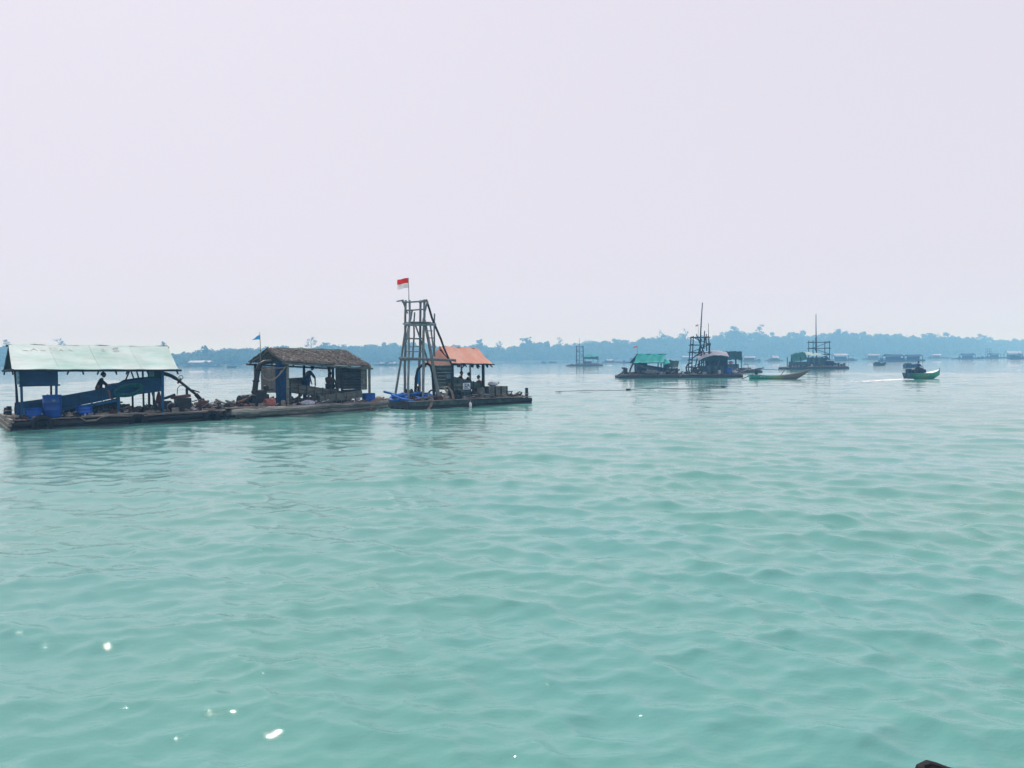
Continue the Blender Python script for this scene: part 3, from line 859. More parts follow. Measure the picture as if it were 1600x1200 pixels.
# faded brush lettering along the top of the roof slope
ex = (V3(E1) - V3(E0)).normalized(); ey = (lerp(G0, G1, .5) - lerp(E0, E1, .5)).normalized(); en = ex.cross(ey).normalized()
ey2 = en.cross(ex)
from mathutils.bvhtree import BVHTree
_off = BASE[sh1.name]
_bvh = BVHTree.FromPolygons([v.co + _off for v in rf.data.vertices], [tuple(p.vertices) for p in rf.data.polygons])
def on_roof(p, lift=.014):
    h = _bvh.ray_cast(V3(p) + en * .6, -en, 1.2)[0]
    return (h + en * lift) if h else V3(p)
let = MB()
for ch, s, sz in (('L', .078, .26), ('A', .123, .30), ('U', .180, .26), ('T', .235, .28), ('A', .282, .28), ('N', .338, .27), ('O', .548, .20), ('S', .625, .33)):
    p = lerp(lerp(E0, E1, s), lerp(G0, G1, s), .78)
    glyph(let, ch, p, ex, ey2, en, sz, .05 if ch in 'LAS' else .03, drape=on_roof)
tag(let.build('lettering', FADED, rf), kind='stuff')
# seams of the roof cloth
for s in (.262, .505, .765):
    P = [on_roof(lerp(lerp(E0, E1, s - .03 * t), lerp(G0, G1, s - .03 * t), t), .002) for t in [.02 + .96 * i / 24 for i in range(25)]]
    MB().tube(P, .007, n=5).build('seam', TARPG, rf, smooth=True)
# pale sheet hung off the back left corner
MB().sheet([[lerp((E0[0] - .02, 2.2 + 2.4 * j / 6, 2.38), (E0[0] - .02, 2.2 + 2.4 * j / 6, 2.02), i / 3) + Vector((.04 * math.sin(j * 1.7), 0, -.03 * math.sin(j))) for j in range(7)] for i in range(4)], .012).build('side_sheet', WHITEC, sh1, smooth=True) if False else None

# sluice box
sl = rthing('R1', 'sluice_box', 'long blue sloping wooden sluice box under the pale green roof', 'sluice', (3, 1.4, .4))
def trough_side(v, pts_top, pts_bot, m_, name):
    top = [Vector((p[0], v, p[2])) for p in pts_top]; bot = [Vector((p[0], v, p[2])) for p in pts_bot]
    mb = MB().sheet([bot, top], .035)
    return mb.build(name, m_, sl)
Tn = [(0.15, 0.95, 0.92), (1.09, 0.95, 1.03), (1.97, 0.95, 1.17), (2.89, 0.95, 1.32), (3.67, 0.95, 1.48)]
Bn = [(0.14, 0.95, 0.5), (1.08, 0.95, 0.62), (1.96, 0.95, 0.76), (2.88, 0.95, 0.92), (3.66, 0.95, 1.08)]
trough_side(.95, Tn, Bn, BLUEP, 'side_board')
Tu = [(3.23, 1, 1.59), (4.09, 1, 1.73), (4.71, 1, 1.82), (5.42, 1, 1.86)]
Bu = [(3.21, 1, 0.99), (3.84, 1, 1.1), (4.7, 1, 1.2), (5.4, 1, 1.28)]
trough_side(1.0, Tu, Bu, BLUEP, 'side_board')
Tf = [(p[0], 1.9, p[2] + .05) for p in Tn + Tu[1:]]
Bf = [(p[0], 1.9, p[2]) for p in Bn + Bu[1:]]
trough_side(1.9, Tf, Bf, NAVY, 'side_board')
MB().sheet([[Vector((p[0], .97, p[2] + .03)) for p in Bn + Bu[1:]], [Vector((p[0], 1.88, p[2] + .03)) for p in Bn + Bu[1:]]], .03).build('trough_floor', NAVY, sl)
MB().bar(V3(Tn[0]) + Vector((0, -.02, .01)), V3(Tn[-1]) + Vector((0, -.02, .01)), .07, .05).build('top_rail', BLUEP, sl)
MB().bar(V3(Tu[0]) + Vector((0, -.02, .01)), V3(Tu[-1]) + Vector((0, -.02, .01)), .07, .05).build('top_rail', BLUEP, sl)
MB().bar((1.66, 0.9, 0.67), (3.72, 0.9, 0.97), .05, .10).build('lower_rail', BLUEP, sl)
for t in (.12, .38, .62, .84):
    p = lerp(Tn[0], Tn[-1], t); q = lerp(Bn[0], Bn[-1], t)
    MB().bar(p - Vector((0, .045, 0)), q - Vector((0, .045, .05)), .07, .04).build('rib', BLUEP, sl)
for px, v, w in ((185, .9, .10), (143, .9, .06), (207, 1.9, .07), (60, .9, .07), (240, 1.9, .08)):
    u_ = {185: (3.7, 0.9, 1.1)[0], 143: (2.71, 0.9, 1.14)[0], 207: (4.42, 1.9, 1.04)[0], 60: (0.86, 0.9, 0.71)[0], 240: (5.26, 1.9, 1.01)[0]}[px]
    z1 = {185: 1.28, 143: 1.05, 207: 1.25, 60: .72, 240: 1.4}[px]
    MB().bar((u_, v, .40), (u_, v, z1), w, w).build('leg', BLUEP if v < 1 else DARKP, sl)
MB().bar((5, 1, 1.3), (5.18, 0.9, 0.5), .06, .06).build('brace', BLUEP, sl)
# dark netting stowed beneath
sn = rthing('R1', 'netting', 'dark netting slung beneath the middle of the blue sluice box', 'net', (2.91, 1.2, 0.6)[:2] + (.4,))
mb = MB(); g = random.Random(8)
a0, a1 = V3((1.8, 1.15, 0.65)), V3((3.72, 1.15, 1.04))
for k in range(60):
    t0_ = g.random(); p = lerp(a0, a1, t0_); q = p + Vector((g.uniform(-.25, .25), g.uniform(-.2, .2), -g.uniform(.05, .15 + .28 * t0_)))
    mb.tube([p, (p + q) / 2 + Vector((g.uniform(-.1, .1), 0, -.08)), q + Vector((g.uniform(-.1, .1), 0, 0))], g.uniform(.02, .045), n=5)
rows = [[lerp(a0, a1, j / 12) + Vector((0, .05 * math.sin(j * 1.3 + i), -(.10 + .28 * j / 12) * i / 4 - .02 * math.sin(j * 2.1) * i)) for j in range(13)] for i in range(5)]
mb.sheet(rows, .02)
mb.build('folds', DARKP, sn, smooth=True)
# coil of teal hose hung on the side
tc_ = rthing('R1', 'hose_coil', 'coil of teal hose hung on the blue sluice box', 'hose', (4.11, 0.88, 1.36))
c = V3((4.09, 0.88, 1.38))
for k in range(7):
    mb = MB(); g = random.Random(k)
    w, h = .50 + g.uniform(-.06, .06), .17 + g.uniform(-.03, .04)
    mb.tube([c + Vector((w * math.cos(2 * math.pi * i / 20) + g.uniform(-.015, .015), -.02 - .025 * (k % 4), h * math.sin(2 * math.pi * i / 20) + .08 * math.cos(2 * math.pi * i / 20) - .02 * k + .05)) for i in range(20)], .026, n=6, closed=True)
    mb.build('loop', TEALN, tc_, smooth=True)

# barrels
drum('R1', (1.28, 0.42, 0.71)[:2] + (.405,), .325, .88, 'tall blue plastic drum with white cap mark under left boards')
drum('R1', (0.67, 0.52, 0.74)[:2] + (.405,), .33, .40, 'low cut-down blue tub left of the tall blue drum', open_top=True, name='tub')
drum('R1', (2.38, 0.55, 0.65)[:2] + (.405,), .30, .42, 'low blue tub beneath the middle of the blue sluice', open_top=True, name='tub')
MB().lathe(V3((1.3, 0.09, 1.07)) + Vector((0, .02, 0)), [(.06, 0), (.06, .012), (.04, .016)], n=12, rot=Matrix.Rotation(R(90), 3, 'X')).build('cap_mark', SKYB, bpy.data.objects['drum'])

# tyres on the near side
tyre('R1', (0.87, -0.11, 0.19), .37, 'big black tyre hung on raft side below the tall blue drum')
tyre('R1', (4.23, -0.11, 0.07), .34, 'black tyre on raft side below the teal hose coil')
tyre('R1', (7.11, -0.11, 0.1), .34, 'black tyre on the right end of the pale-roofed raft')

# sitting man
pb = V3((3, 1.25, 1.3))
person('R1', pb, seated((pb.x, pb.y, pb.z - .02), R(-8), lean=.16, arm_fwd=.50, arm_dz=-.14, drop=.34, knee=.40), 'man in dark shirt sitting on the blue sluice box', shirt=DARKC, shorts=GREYC, face=R(-8))

# pump pipe, pump and diesel engine
pp = rthing('R1', 'discharge_pipe', 'dark bent pipe sloping from the pale-roofed shelter down to its pump', 'pipe', (7.01, 0.9, 0.41)[:2] + (.4,))
P = [(5.27, 0.9, 2.03), (5.53, 0.9, 2.02), (5.76, 0.9, 1.93), (5.98, 0.9, 1.79), (6.24, 0.9, 1.56), (6.55, 0.9, 1.28), (6.76, 0.9, 1.1), (6.92, 0.9, 0.9), (6.99, 0.9, 0.67)]
MB().tube(P[:4], [.085, .085, .08, .075], n=10).build('rubber_elbow', RUBBER, pp, smooth=True)
MB().tube(P[3:7], .058, n=10).build('pipe', IRON, pp, smooth=True)
MB().tube(P[6:], [.085, .09, .10], n=10).build('rubber_elbow', RUBBER, pp, smooth=True)
fl = V3((6.11, 0.9, 1.68)); d = (V3(P[5]) - V3(P[3])).normalized()
MB().lathe(fl - d * .04, [(.13, 0), (.13, .05)], n=12, rot=d.to_track_quat('Z', 'Y').to_matrix()).build('flange', IRON, pp)
MB().torus(fl + Vector((.05, 0, .17)), .085, .014, (0, 1, .1), n=16, k=6).build('valve_wheel', IRON, pp, smooth=True)
MB().bar(fl, fl + Vector((.05, 0, .16)), .03).build('valve_stem', IRON, pp)
MB().bar(V3((6.59, 0.86, 1.3)), V3((6.91, 0.86, 1.18)), .04, .05).build('clamp', IRON, pp)

pu = rthing('R1', 'water_pump', 'rusty brown centrifugal pump at the foot of the sloping pipe', 'pump', (7.07, 0.9, 0.33)[:2] + (.4,))
c = V3((7.04, 0.9, 0.55))
MB().lathe(c + Vector((0, .14, 0)), [(.14, 0), (.27, .02), (.29, .09), (.29, .17), (.27, .25), (.14, .28)], n=20, rot=Matrix.Rotation(R(90), 3, 'X')).build('volute', RUST, pu, smooth=True)
MB().tube([c + Vector((-.05, 0, .12)), c + Vector((-.05, 0, .36))], [.15, .12], n=10).build('outlet', RUST, pu, smooth=True)
MB().tube([c, c + Vector((.42, 0, -.02))], .07, n=10).build('shaft', IRON, pu, smooth=True)
MB().box((c.x, c.y, .47), (.5, .34, .12)).build('base', IRON, pu)

en_ = rthing('R1', 'diesel_engine', 'oily diesel engine with rusty top between shelter and pump', 'engine', (6.18, 0.9, 0.23)[:2] + (.4,))
c = V3((6.21, 0.9, 0.4))
MB().box((c.x, c.y, .70), (.62, .5, .52)).build('block', IRON, en_, bevel=.03)
MB().box((c.x - .08, c.y, 1.02), (.75, .42, .12), ry=R(-6)).build('cylinder_head', RUST, en_, bevel=.02)
MB().tube([(c.x + .18, c.y, 1.05), (c.x + .18, c.y, 1.36)], .055, n=10).build('air_filter', IRON, en_, smooth=True)
MB().tube([(c.x + .18, c.y, 1.34), (c.x + .08, c.y, 1.50), (c.x - .1, c.y, 1.50), (c.x - .2, c.y, 1.38), (c.x - .22, c.y, 1.1)], .016, n=6).build('fuel_line', IRON, en_, smooth=True)
MB().tube([(c.x - .3, c.y, 1.12), (c.x - .62, c.y, 1.0), (c.x - .95, c.y - .05, .92)], [.05, .06, .05], n=8).build('exhaust', IRON, en_, smooth=True)
MB().torus((c.x - .52, c.y - .25, .60), .17, .035, (0, 1, 0), n=20, k=8).build('flywheel', STEEL, en_, smooth=True)
MB().lathe((c.x - .72, c.y + .12, .62), [(.0, 0), (.22, 0), (.24, .05), (.24, .26), (.2, .3)], n=16, axis='X').build('gearbox', IRON, en_, smooth=True)
MB().box((c.x - .85, c.y, .66), (.28, .35, .42)).build('radiator', IRON, en_)
for k in range(4):
    MB().box((c.x + .42 + .12 * k, c.y - .05 + .02 * (k % 2), .80 + .03 * (k % 3)), (.07, .2, .05)).build('fin', STEEL, en_)
MB().bar((c.x - 1.0, c.y - .2, .44), (c.x + .95, c.y - .2, .44), .10, .08).build('skid', LOGM, en_)
MB().bar((c.x - 1.0, c.y + .25, .44), (c.x + .95, c.y + .25, .44), .10, .08).build('skid', LOGM, en_)

rc = rthing('R1', 'hanging_cloth', 'rust red rag hanging by the right post of pale-roofed shelter', 'cloth', (5.2, 0.7, 0.78))
MB().sheet([[V3((5.21, 0.7, 1.27)) + Vector((.035 * (j - 2) * (.6 + .4 * i), .03 * math.sin(j * 2 + i), -.125 * i)) for j in range(5)] for i in range(5)], .01).build('rag', RUSTC, rc, smooth=True)
nb = rthing('R1', 'net_bundle', 'dark heap of netting on deck by the shelter right post', 'net', (4.82, 0.5, 0.4)[:2] + (.4,))
g = random.Random(4); c = V3((4.89, 0.6, 0.4)[:2] + (.40,))
mb = MB(); 
for k in range(26):
    a = [c + Vector((g.uniform(-.5, .4), g.uniform(-.25, .25), g.uniform(.02, .10))) for _ in range(2)]
    m_ = (a[0] + a[1]) / 2 + Vector((0, 0, g.uniform(.05, .32)))
    mb.tube([a[0], m_, a[1]], .03, n=5)
mb.build('netting', DARKP, nb, smooth=True)
# short line of floats and stakes at the left end
for i, (px, v, h) in enumerate(((4, 3.8, .30), (14, 3.2, .38))):
    t = rthing('R1', 'bollard', ('short dark mooring stump at the far left raft corner', 'taller mooring stump just left of the blue posts')[i], 'bollard', (-.02 + .05 * i, v, .4))
    MB().tube([(-.02 + .05 * i, v, .36), (.0 + .05 * i, v, .4 + h)], [.11, .09], n=9).build('stump', DARKP, t, smooth=True)
    MB().torus((-.01 + .05 * i, v, .4 + h * .55), .115, .022, (0, 0, 1), n=14, k=6).build('rope_wrap', ROPE, t, smooth=True)
rp_ = rthing('R1', 'mooring_rope', 'pale mooring rope draped along the near edge of the pale-roofed raft', 'rope', (2.48, -0.06, 0.3))
P = [(2.16, -0.03, 0.39), (2.37, -0.08, 0.23), (2.7, -0.09, 0.24), (2.89, -0.05, 0.35), (3.17, -0.03, 0.39), (3.87, -0.03, 0.35), (4.83, -0.03, 0.32)]
MB().tube(P, .022, n=6).build('strand', ROPE, rp_, smooth=True)
MB().tube([V3(p) + Vector((.03, -.02, .03)) for p in P[1:5]], .018, n=6).build('strand', ROPE, rp_, smooth=True)

deck_clutter('R1', raft1, .1, 5.2, .25, .75, .40, 26, 1, .8)
deck_clutter('R1', raft1, 5.6, 7.5, .3, 2.6, .40, 34, 2, 1.1)
deck_clutter('R1', raft1, .4, 5.2, 2.4, 4.6, .40, 26, 3, 1.0)

# small deck clutter shared by the rafts
def rope_coil(fr, c, r, label, m_=None, turns=4, name='rope_coil', thick=.022, cat='rope', seed=0, flat=True):
    m_ = m_ or ROPE; g = random.Random(seed)
    t = rthing(fr, name, label, cat, c)
    for k in range(turns):
        rr = r * g.uniform(.75, 1.05); off = Vector((g.uniform(-.06, .06), g.uniform(-.06, .06), thick + k * thick * 1.5))
        MB().tube([V3(c) + off + Vector((rr * math.cos(2 * math.pi * i / 18), rr * .8 * math.sin(2 * math.pi * i / 18), g.uniform(0, .012))) for i in range(18)], thick, n=6, closed=True).build('loop', m_, t, smooth=True)
    return t
def sack(fr, c, size, label, m_=None, rz=0.0, seed=0, name='sack'):
    """slumped bag with a tied neck"""
    m_ = m_ or SACK; g = random.Random(seed)
    t = rthing(fr, name, label, 'sack', c)
    vs, fs = [], []; n, k_ = 14, 8
    M = Matrix.Rotation(rz, 3, 'Z')
    for i in range(k_ + 1):
        ph = math.pi * i / k_
        for k in range(n):
            a = 2 * math.pi * k / n
            q = Vector((math.sin(ph) * math.cos(a) * size[0] / 2, math.sin(ph) * math.sin(a) * size[1] / 2, (math.cos(ph) * .5 + .5) * size[2]))
            q *= 1 + g.uniform(-.07, .07)
            q.z = max(q.z, 0)
            vs.append(V3(c) + M @ q)
    for i in range(k_):
        for k in range(n): fs.append((i * n + k, i * n + (k + 1) % n, (i + 1) * n + (k + 1) % n, (i + 1) * n + k))
    MB().add(vs, fs).build('bag', m_, t, smooth=True)
    e = V3(c) + M @ Vector((size[0] * .48, 0, size[2] * .55))
    MB().tube([e - M @ Vector((.06, 0, 0)), e + M @ Vector((.03, 0, .01)), e + M @ Vector((.10, 0, .05))], [.07, .03, .06], n=8).build('tied_neck', m_, t, smooth=True)
    return t
def loose_plank(fr, a, b, w, h, label, m_=None, name='loose_plank'):
    t = rthing(fr, name, label, 'plank', a)
    MB().bar(a, b, w, h).build('board', m_ or LOGM, t)
    return t
def pennant(fr, foot, top, cloth_m, pts, label, name='flag', extra=None):
    t = rthing(fr, name, label, 'flag', foot)
    MB().tube([foot, lerp(foot, top, .5) + Vector((.01, 0, 0)), top], [.022, .018, .013], n=6).build('staff', POLE, t, smooth=True)
    for nm, m_, grid in pts:
        MB().sheet(grid).build(nm, m_, t, smooth=True)
    return t
def cloth_grid(p_top, p_bot, fly, drop, n=8, m=5, wave=.05, ph=0.0, taper=0.0):
    """cloth flying from the edge p_top-p_bot along vector fly"""
    G = []
    for i in range(m + 1):
        e = lerp(p_top, p_bot, i / m); row = []
        for j in range(n + 1):
            t = j / n
            mid = lerp(p_top, p_bot, .75)
            q = lerp(e, mid, taper * t) + V3(fly) * t
            q += Vector((0, wave * math.sin(t * 7 + ph + i * .3) * t, -drop * t * t + .4 * wave * math.sin(t * 6 + ph)))
            row.append(q)
        G.append(row)
    return G

# ================================================================== raft under the thatched roof (R2)
raft2 = log_raft('R2', 'log_raft', 'grey weathered log raft carrying the brown thatched hut', 7.5, 4.2, LOGM, PLANK, top=0.40, r=.16, layers=2, seed=12, ends=.35, near_m=GREYLOG)
for a, b, r_ in (((-.5, -.10, .30), (3.6, -.12, .36), .13), ((3.2, -.10, .34), (7.7, -.08, .37), .12)):
    pole(a, b, r_, GREYLOG, raft2, 'edge_log', seed=int(r_ * 1000), amp=.03, n=7)  # weathered grey, made paler to put sunlight on the edge into the colour
for k, (a, b) in enumerate((((-.75, .05, .50), (1.6, .05, .44)), ((-.9, 1.2, .52), (1.2, 1.0, .45)), ((-.7, 2.2, .44), (1.0, 2.4, .45)), ((-.8, 3.4, .44), (.9, 3.3, .45)))):
    MB().bar(a, b, .26, .05).build('outrigger_plank', GREYLOG, raft2)

hut2 = rthing('R2', 'hut', 'open wooden hut with ragged brown thatched roof', 'hut', (4.6, 1.8, .4))
E0, E1, G0, G1 = (2.15, 0.15, 2.52), (6.91, 0.15, 2.18), (2.21, 1.95, 3.11), (6.56, 1.95, 3.01)
B0, B1 = (E0[0] - .05, 3.75, E0[2] - .05), (E1[0] - .1, 3.75, E1[2])
MB().bar(V3(E0) - Vector((.1, 0, .10)), V3(E1) + Vector((.05, 0, -.10)), .08, .09).build('eave_beam', GREYB, hut2)
MB().bar(V3(B0) - Vector((.1, 0, .10)), V3(B1) + Vector((.05, 0, -.10)), .08, .09).build('eave_beam', GREYB, hut2)
MB().bar(V3(G0) - Vector((.12, 0, .10)), V3(G1) + Vector((.05, 0, -.10)), .08, .08).build('ridge_beam', GREYB, hut2)
for s in (.01, .25, .5, .75, .98):
    dz = Vector((0, 0, .10))
    for q0 in (lerp(E0, E1, s), lerp(B0, B1, s)):
        pole(q0 - dz, lerp(G0, G1, s) - dz, .035, GREYB, hut2, 'rafter', seed=int(s * 100))
def thatch(name, e0, e1, g0, g1, parent, seed):
    """overlapping courses of palm strips"""
    g = random.Random(seed); mb = MB()
    base = MB()
    ex_ = (V3(e1) - V3(e0)).normalized(); up_ = (lerp(g0, g1, .5) - lerp(e0, e1, .5)); L_ = up_.length; up_.normalize()
    nn = ex_.cross(up_)
    if nn.z < 0: nn = -nn
    rows_ = 9
    for r_ in range(rows_):
        t1 = (r_ + 1) / rows_
        wid = (lerp(e1, g1, t1) - lerp(e0, g0, t1)).length
        nstrip = int(wid / .055)
        for k in range(nstrip):
            s = (k + g.uniform(.1, .9)) / nstrip
            top = lerp(lerp(e0, e1, s), lerp(g0, g1, s), min(t1 + .02, 1.0)) + nn * (.035 + g.uniform(0, .02))
            ln = L_ / rows_ * g.uniform(1.3, 2.0)
            if r_ == 0: ln = L_ / rows_ * g.uniform(1.0, 1.7)
            tilt = g.gauss(0, .28)
            d = (-up_ + ex_ * tilt).normalized()
            bot = top + d * ln + nn * g.uniform(-.02, .06)
            w = g.uniform(.025, .06)
            sd = ex_ * w / 2
            th_ = nn * .012
            mb.add([top - sd, top + sd, bot + sd * g.uniform(.5, 1), bot - sd * g.uniform(.4, 1), top - sd - th_, top + sd - th_, bot + sd * .7 - th_, bot - sd * .7 - th_],
                   [(0, 1, 2, 3), (7, 6, 5, 4), (0, 4, 5, 1), (1, 5, 6, 2), (2, 6, 7, 3), (3, 7, 4, 0)])
    o = mb.build(name, THATCH, parent); tag(o, kind='stuff')
    base.sheet([[lerp(lerp(e0, e1, s / 8), lerp(g0, g1, s / 8), t / 3) for s in range(9)] for t in range(4)], .03).build('roof_mat', THATCH, parent)
thatch('thatch', E0, E1, G0, G1, hut2, 1)
thatch('thatch', B0, B1, G0, G1, hut2, 2)
mb = MB(); g = random.Random(3)                       # ridge capping with a strip of green sheet
for k in range(70):
    s = g.random(); p = lerp(G0, G1, s) + Vector((0, 0, .03))
    mb.tube([p + Vector((g.uniform(-.1, .1), -.16, -.09)), p + Vector((0, 0, .025)), p + Vector((g.uniform(-.1, .1), .16, -.09))], g.uniform(.012, .03), n=4)
tag(mb.build('ridge_cap', THATCH, hut2), kind='stuff')
MB().sheet([[lerp(G0, G1, .12 + .8 * j / 10) + Vector((0, y, z + .012 * math.sin(j * 2))) for j in range(11)] for y, z in ((-.22, -.05), (-.08, .05), (.05, .075), (.2, 0))], .012).build('green_ridge_sheet', GREENB, hut2, smooth=True)
def upost(px, py, v, z0, z1, w, m_, name='post'):
    u_ = px
    return MB().bar((u_, v, z0), (u_ + .02, v, z1), w, w).build(name, m_, hut2)
upost((2.34, 0.25, 1.45)[0], 0, .25, .40, 2.45, .10, GREYB)
upost((6.84, 0.3, 1.31)[0], 0, .3, .40, 2.2, .09, GREYB)
upost((5.25, 0.3, 1.36)[0], 0, .3, .40, 2.25, .09, DARKP)
upost((2.72, 3.4, 1.39)[0] if False else 2.35, 0, 3.55, .40, 2.4, .10, DARKP)
upost(5.0, 0, 3.55, .40, 2.35, .10, DARKP)
upost(6.7, 0, 3.55, .40, 2.3, .10, DARKP)
pole((5.35, 1.6, 1.5), (5.33, 1.6, 2.4), .085, DARKP, hut2, 'forked_post', seed=5)
pole((5.36, 1.6, 2.14), (5.12, 1.6, 2.4), .05, DARKP, hut2, 'fork', seed=6)
pole((5.36, 1.6, 2.14), (5.55, 1.6, 2.4), .05, DARKP, hut2, 'fork', seed=7)
# left wall: grey boards and a navy curtain
for k in range(4):
    u0 = (2.25, 1.2, 1.74)
    MB().box((2.30, 1.05 + k * .5, 1.62 + .02 * (k % 2)), (.04, .485, 1.25), rx=0).build('wall_board', GREYB, hut2)
rows = []
for i in range(7):
    rows.append([lerp((2.14, 1, 2.46), (2.35, 0.36, 2.46), j / 10) + Vector((.03 * math.sin(j * 2.2), .05 * math.sin(j * 1.9), -1.95 * i / 6)) for j in range(11)])
MB().sheet(rows, .012).build('navy_curtain', NAVYC, hut2, smooth=True)
MB().bar((1.01, 0.9, 2.12), (2.31, 0.3, 2.22), .07, .06).build('rail', LOGM, hut2)
MB().bar((2.1, 0.25, 2.55), (2.32, 0.25, 2.16), .05, .05).build('knee_brace', GREYB, hut2)
# right end panels, boards with gaps
ru0, ru1 = (5.23, 0.32, 1.67)[0], (6.37, 0.32, 1.65)[0]
for k in range(9):
    z_ = 1.02 + k * .135
    MB().box(((ru0 + ru1) / 2, .34, z_), (ru1 - ru0, .035, .118 if k not in (4, 6) else .10)).build('slat', DARKP, hut2)
for k in range(3):
    MB().box((ru1 + .07 + .135 * k, .36 + .03 * k, 1.62), (.128, .03, 1.18)).build('end_board', GREYB, hut2)
for y in (.9, 1.5, 2.1, 2.7, 3.3):
    MB().box(((6.92, 0.3, 1.63)[0] - .02, y, 1.6), (.035, .57, 1.15)).build('end_board', GREYB, hut2)
for k in range(6):                                    # things tucked under the eave
    a = lerp(E0, E1, .16 + .13 * k) + Vector((0, .15, -.12)); g = random.Random(k)
    MB().bar(a, a + Vector((g.uniform(.25, .5), 0, g.uniform(-.14, .02))), .10, .07).build('stowed_pole', DARKP, hut2)
rope = MB().tube(catenary((1.29, 0.6, 1.77), (2.23, 0.2, 2.25), .30, 14), .024, n=6).build('hanging_rope', ROPE, hut2, smooth=True)
MB().tube(catenary((1.23, 0.6, 1.97), (2.09, 0.3, 2.1), .42, 14), .018, n=6).build('hanging_rope', ROPE, hut2, smooth=True)

# elbow pipe at the left of the hut
pe = rthing('R2', 'discharge_pipe', 'thick dark pipe bending over into the left of the thatched hut', 'pipe', (0.96, 0.8, 0.52)[:2] + (.4,))
P = [(0.96, 0.8, 0.55), (1, 0.8, 1.13), (1.08, 0.8, 1.62), (1.18, 0.8, 2.12), (1.28, 0.8, 2.35), (1.5, 0.8, 2.47), (1.84, 0.8, 2.49)]
MB().tube(P, [.14, .13, .12, .12, .12, .11, .10], n=10).build('pipe', IRON, pe, smooth=True)
for q in (1, 2, 3):
    MB().lathe(V3(P[q]) - Vector((0, 0, .05)), [(.155, 0), (.155, .08)], n=12).build('clamp', RUBBER, pe)
e2 = rthing('R2', 'diesel_engine', 'black diesel engine at the left of the thatched hut', 'engine', (1.15, 0.7, 0.42)[:2] + (.4,))
c = V3((1.13, 0.7, 0.54)); c.z = .4
MB().box((c.x, c.y, .72), (.80, .55, .58)).build('block', IRON, e2, bevel=.04)
MB().box((c.x + .05, c.y, 1.10), (.55, .40, .20)).build('cylinder_head', IRON, e2, bevel=.03)
MB().tube([(c.x + .2, c.y, 1.18), (c.x + .75, c.y, 1.20)], .03, n=8).build('fuel_line', IRON, e2)
MB().torus((c.x - .45, c.y - .3, .74), .22, .05, (0, 1, 0), n=18, k=8).build('flywheel', IRON, e2, smooth=True)
MB().lathe((c.x + .32, c.y - .1, 1.18), [(.12, 0), (.13, .08), (.12, .2), (.05, .24)], n=12).build('air_filter', IRON, e2, smooth=True)
MB().tube([(c.x - .3, c.y, .9), (c.x - .8, c.y - .1, .72), (c.x - 1.1, c.y - .2, .66)], [.08, .08, .09], n=8).build('exhaust', RUST, e2, smooth=True)
for s in (-.2, .22):
    MB().bar((c.x - .7, c.y + s, .44), (c.x + .7, c.y + s, .44), .1, .08).build('skid', LOGM, e2)
drum('R2', (0.36, 1, 0.63)[:2] + (.46,), .27, .82, 'round dark drum lying on the left deck of the thatched raft', mat_=IRON, lying=R(10), name='lying_drum')
drum('R2', (1.24, 0.35, 0.61)[:2] + (.41,), .20, .48, 'faded pink drum lying beside the black engine', mat_=PINKP, lying=R(5), name='pink_drum')
for k, (a, b, lb) in enumerate((((-0.56, 1.4, 0.83), (-0.24, 1, 0.6), 'crooked pole tilted up at the left tip of thatched raft'), ((-0.33, 0.9, 0.78), (0.47, 0.6, 0.46), 'pole leaning beside the lying dark drum'))):
    t = rthing('R2', 'loose_pole', lb, 'pole', b)
    MB().tube(wob_line(a, b, 4, .02, k), .045, n=7).build('shaft', LOGM, t, smooth=True)
for k, (px, py, lb) in enumerate(((356, 634, 'small rust brown lump on the left deck of the thatched raft'), (385, 633, 'rust brown heap between lying drum and black engine'))):
    sack('R2', ((-0.27, 0.8, 0.55), (0.43, 0.45, 0.56))[k][:2] + (.43,), (.55, .4, .2), lb, m_=RUST, seed=k, name='scrap_heap')

# sluice boxes
def trough(fr, name, label, a, b, width, h, m_, ribs=5, legs=(), depth_dir=(0, 1, 0)):
    """open box chute from a to b (near bottom edge), sides h high"""
    t = rthing(fr, name, label, 'sluice', ((V3(a) + V3(b)) / 2)[:2] + (.4,) if False else tuple(((V3(a) + V3(b)) / 2).to_2d()) + (.4,))
    dv = V3(depth_dir) * width
    for off, nm in ((Vector(), 'side_board'), (dv, 'side_board')):
        for q in range(2):
            lo, hi = h * q / 2 + (.004 if q else 0), h * (q + 1) / 2
            A, B = V3(a) + off, V3(b) + off
            MB().sheet([[A + Vector((0, 0, lo)), B + Vector((0, 0, lo))], [A + Vector((0, 0, hi)), B + Vector((0, 0, hi))]], .035).build(nm, m_, t)
    MB().sheet([[V3(a) + Vector((0, .02, .03)), V3(b) + Vector((0, .02, .03))], [V3(a) + dv + Vector((0, -.02, .03)), V3(b) + dv + Vector((0, -.02, .03))]], .03).build('trough_floor', m_, t)
    for k in range(ribs):
        p = lerp(a, b, (k + .5) / ribs) - Vector((0, .05, 0))
        MB().bar(p - Vector((0, 0, .05)), p + Vector((0, 0, h + .03)), .055, .04).build('rib', m_, t)
    for s in legs:
        for off in (Vector((0, .05, 0)), dv - Vector((0, .05, 0))):
            p = lerp(a, b, s) + off
            MB().bar((p.x, p.y, .40), (p.x, p.y, p.z + .02), .08, .08).build('leg', m_, t)
    return t
trough('R2', 'sluice_box', 'grey wooden sluice sloping down through the thatched hut', (2.66, 1, 1.09), (5.6, 0.9, 0.57), 1.0, .42, GREYB, 7, (.08, .4, .7))
trough('R2', 'sluice_box', 'short grey wooden trough tilting up right before the thatched hut', (4.01, 0.25, 0.48), (6.38, 0.25, 0.65), .8, .36, GREYB, 4, (.5, .85))
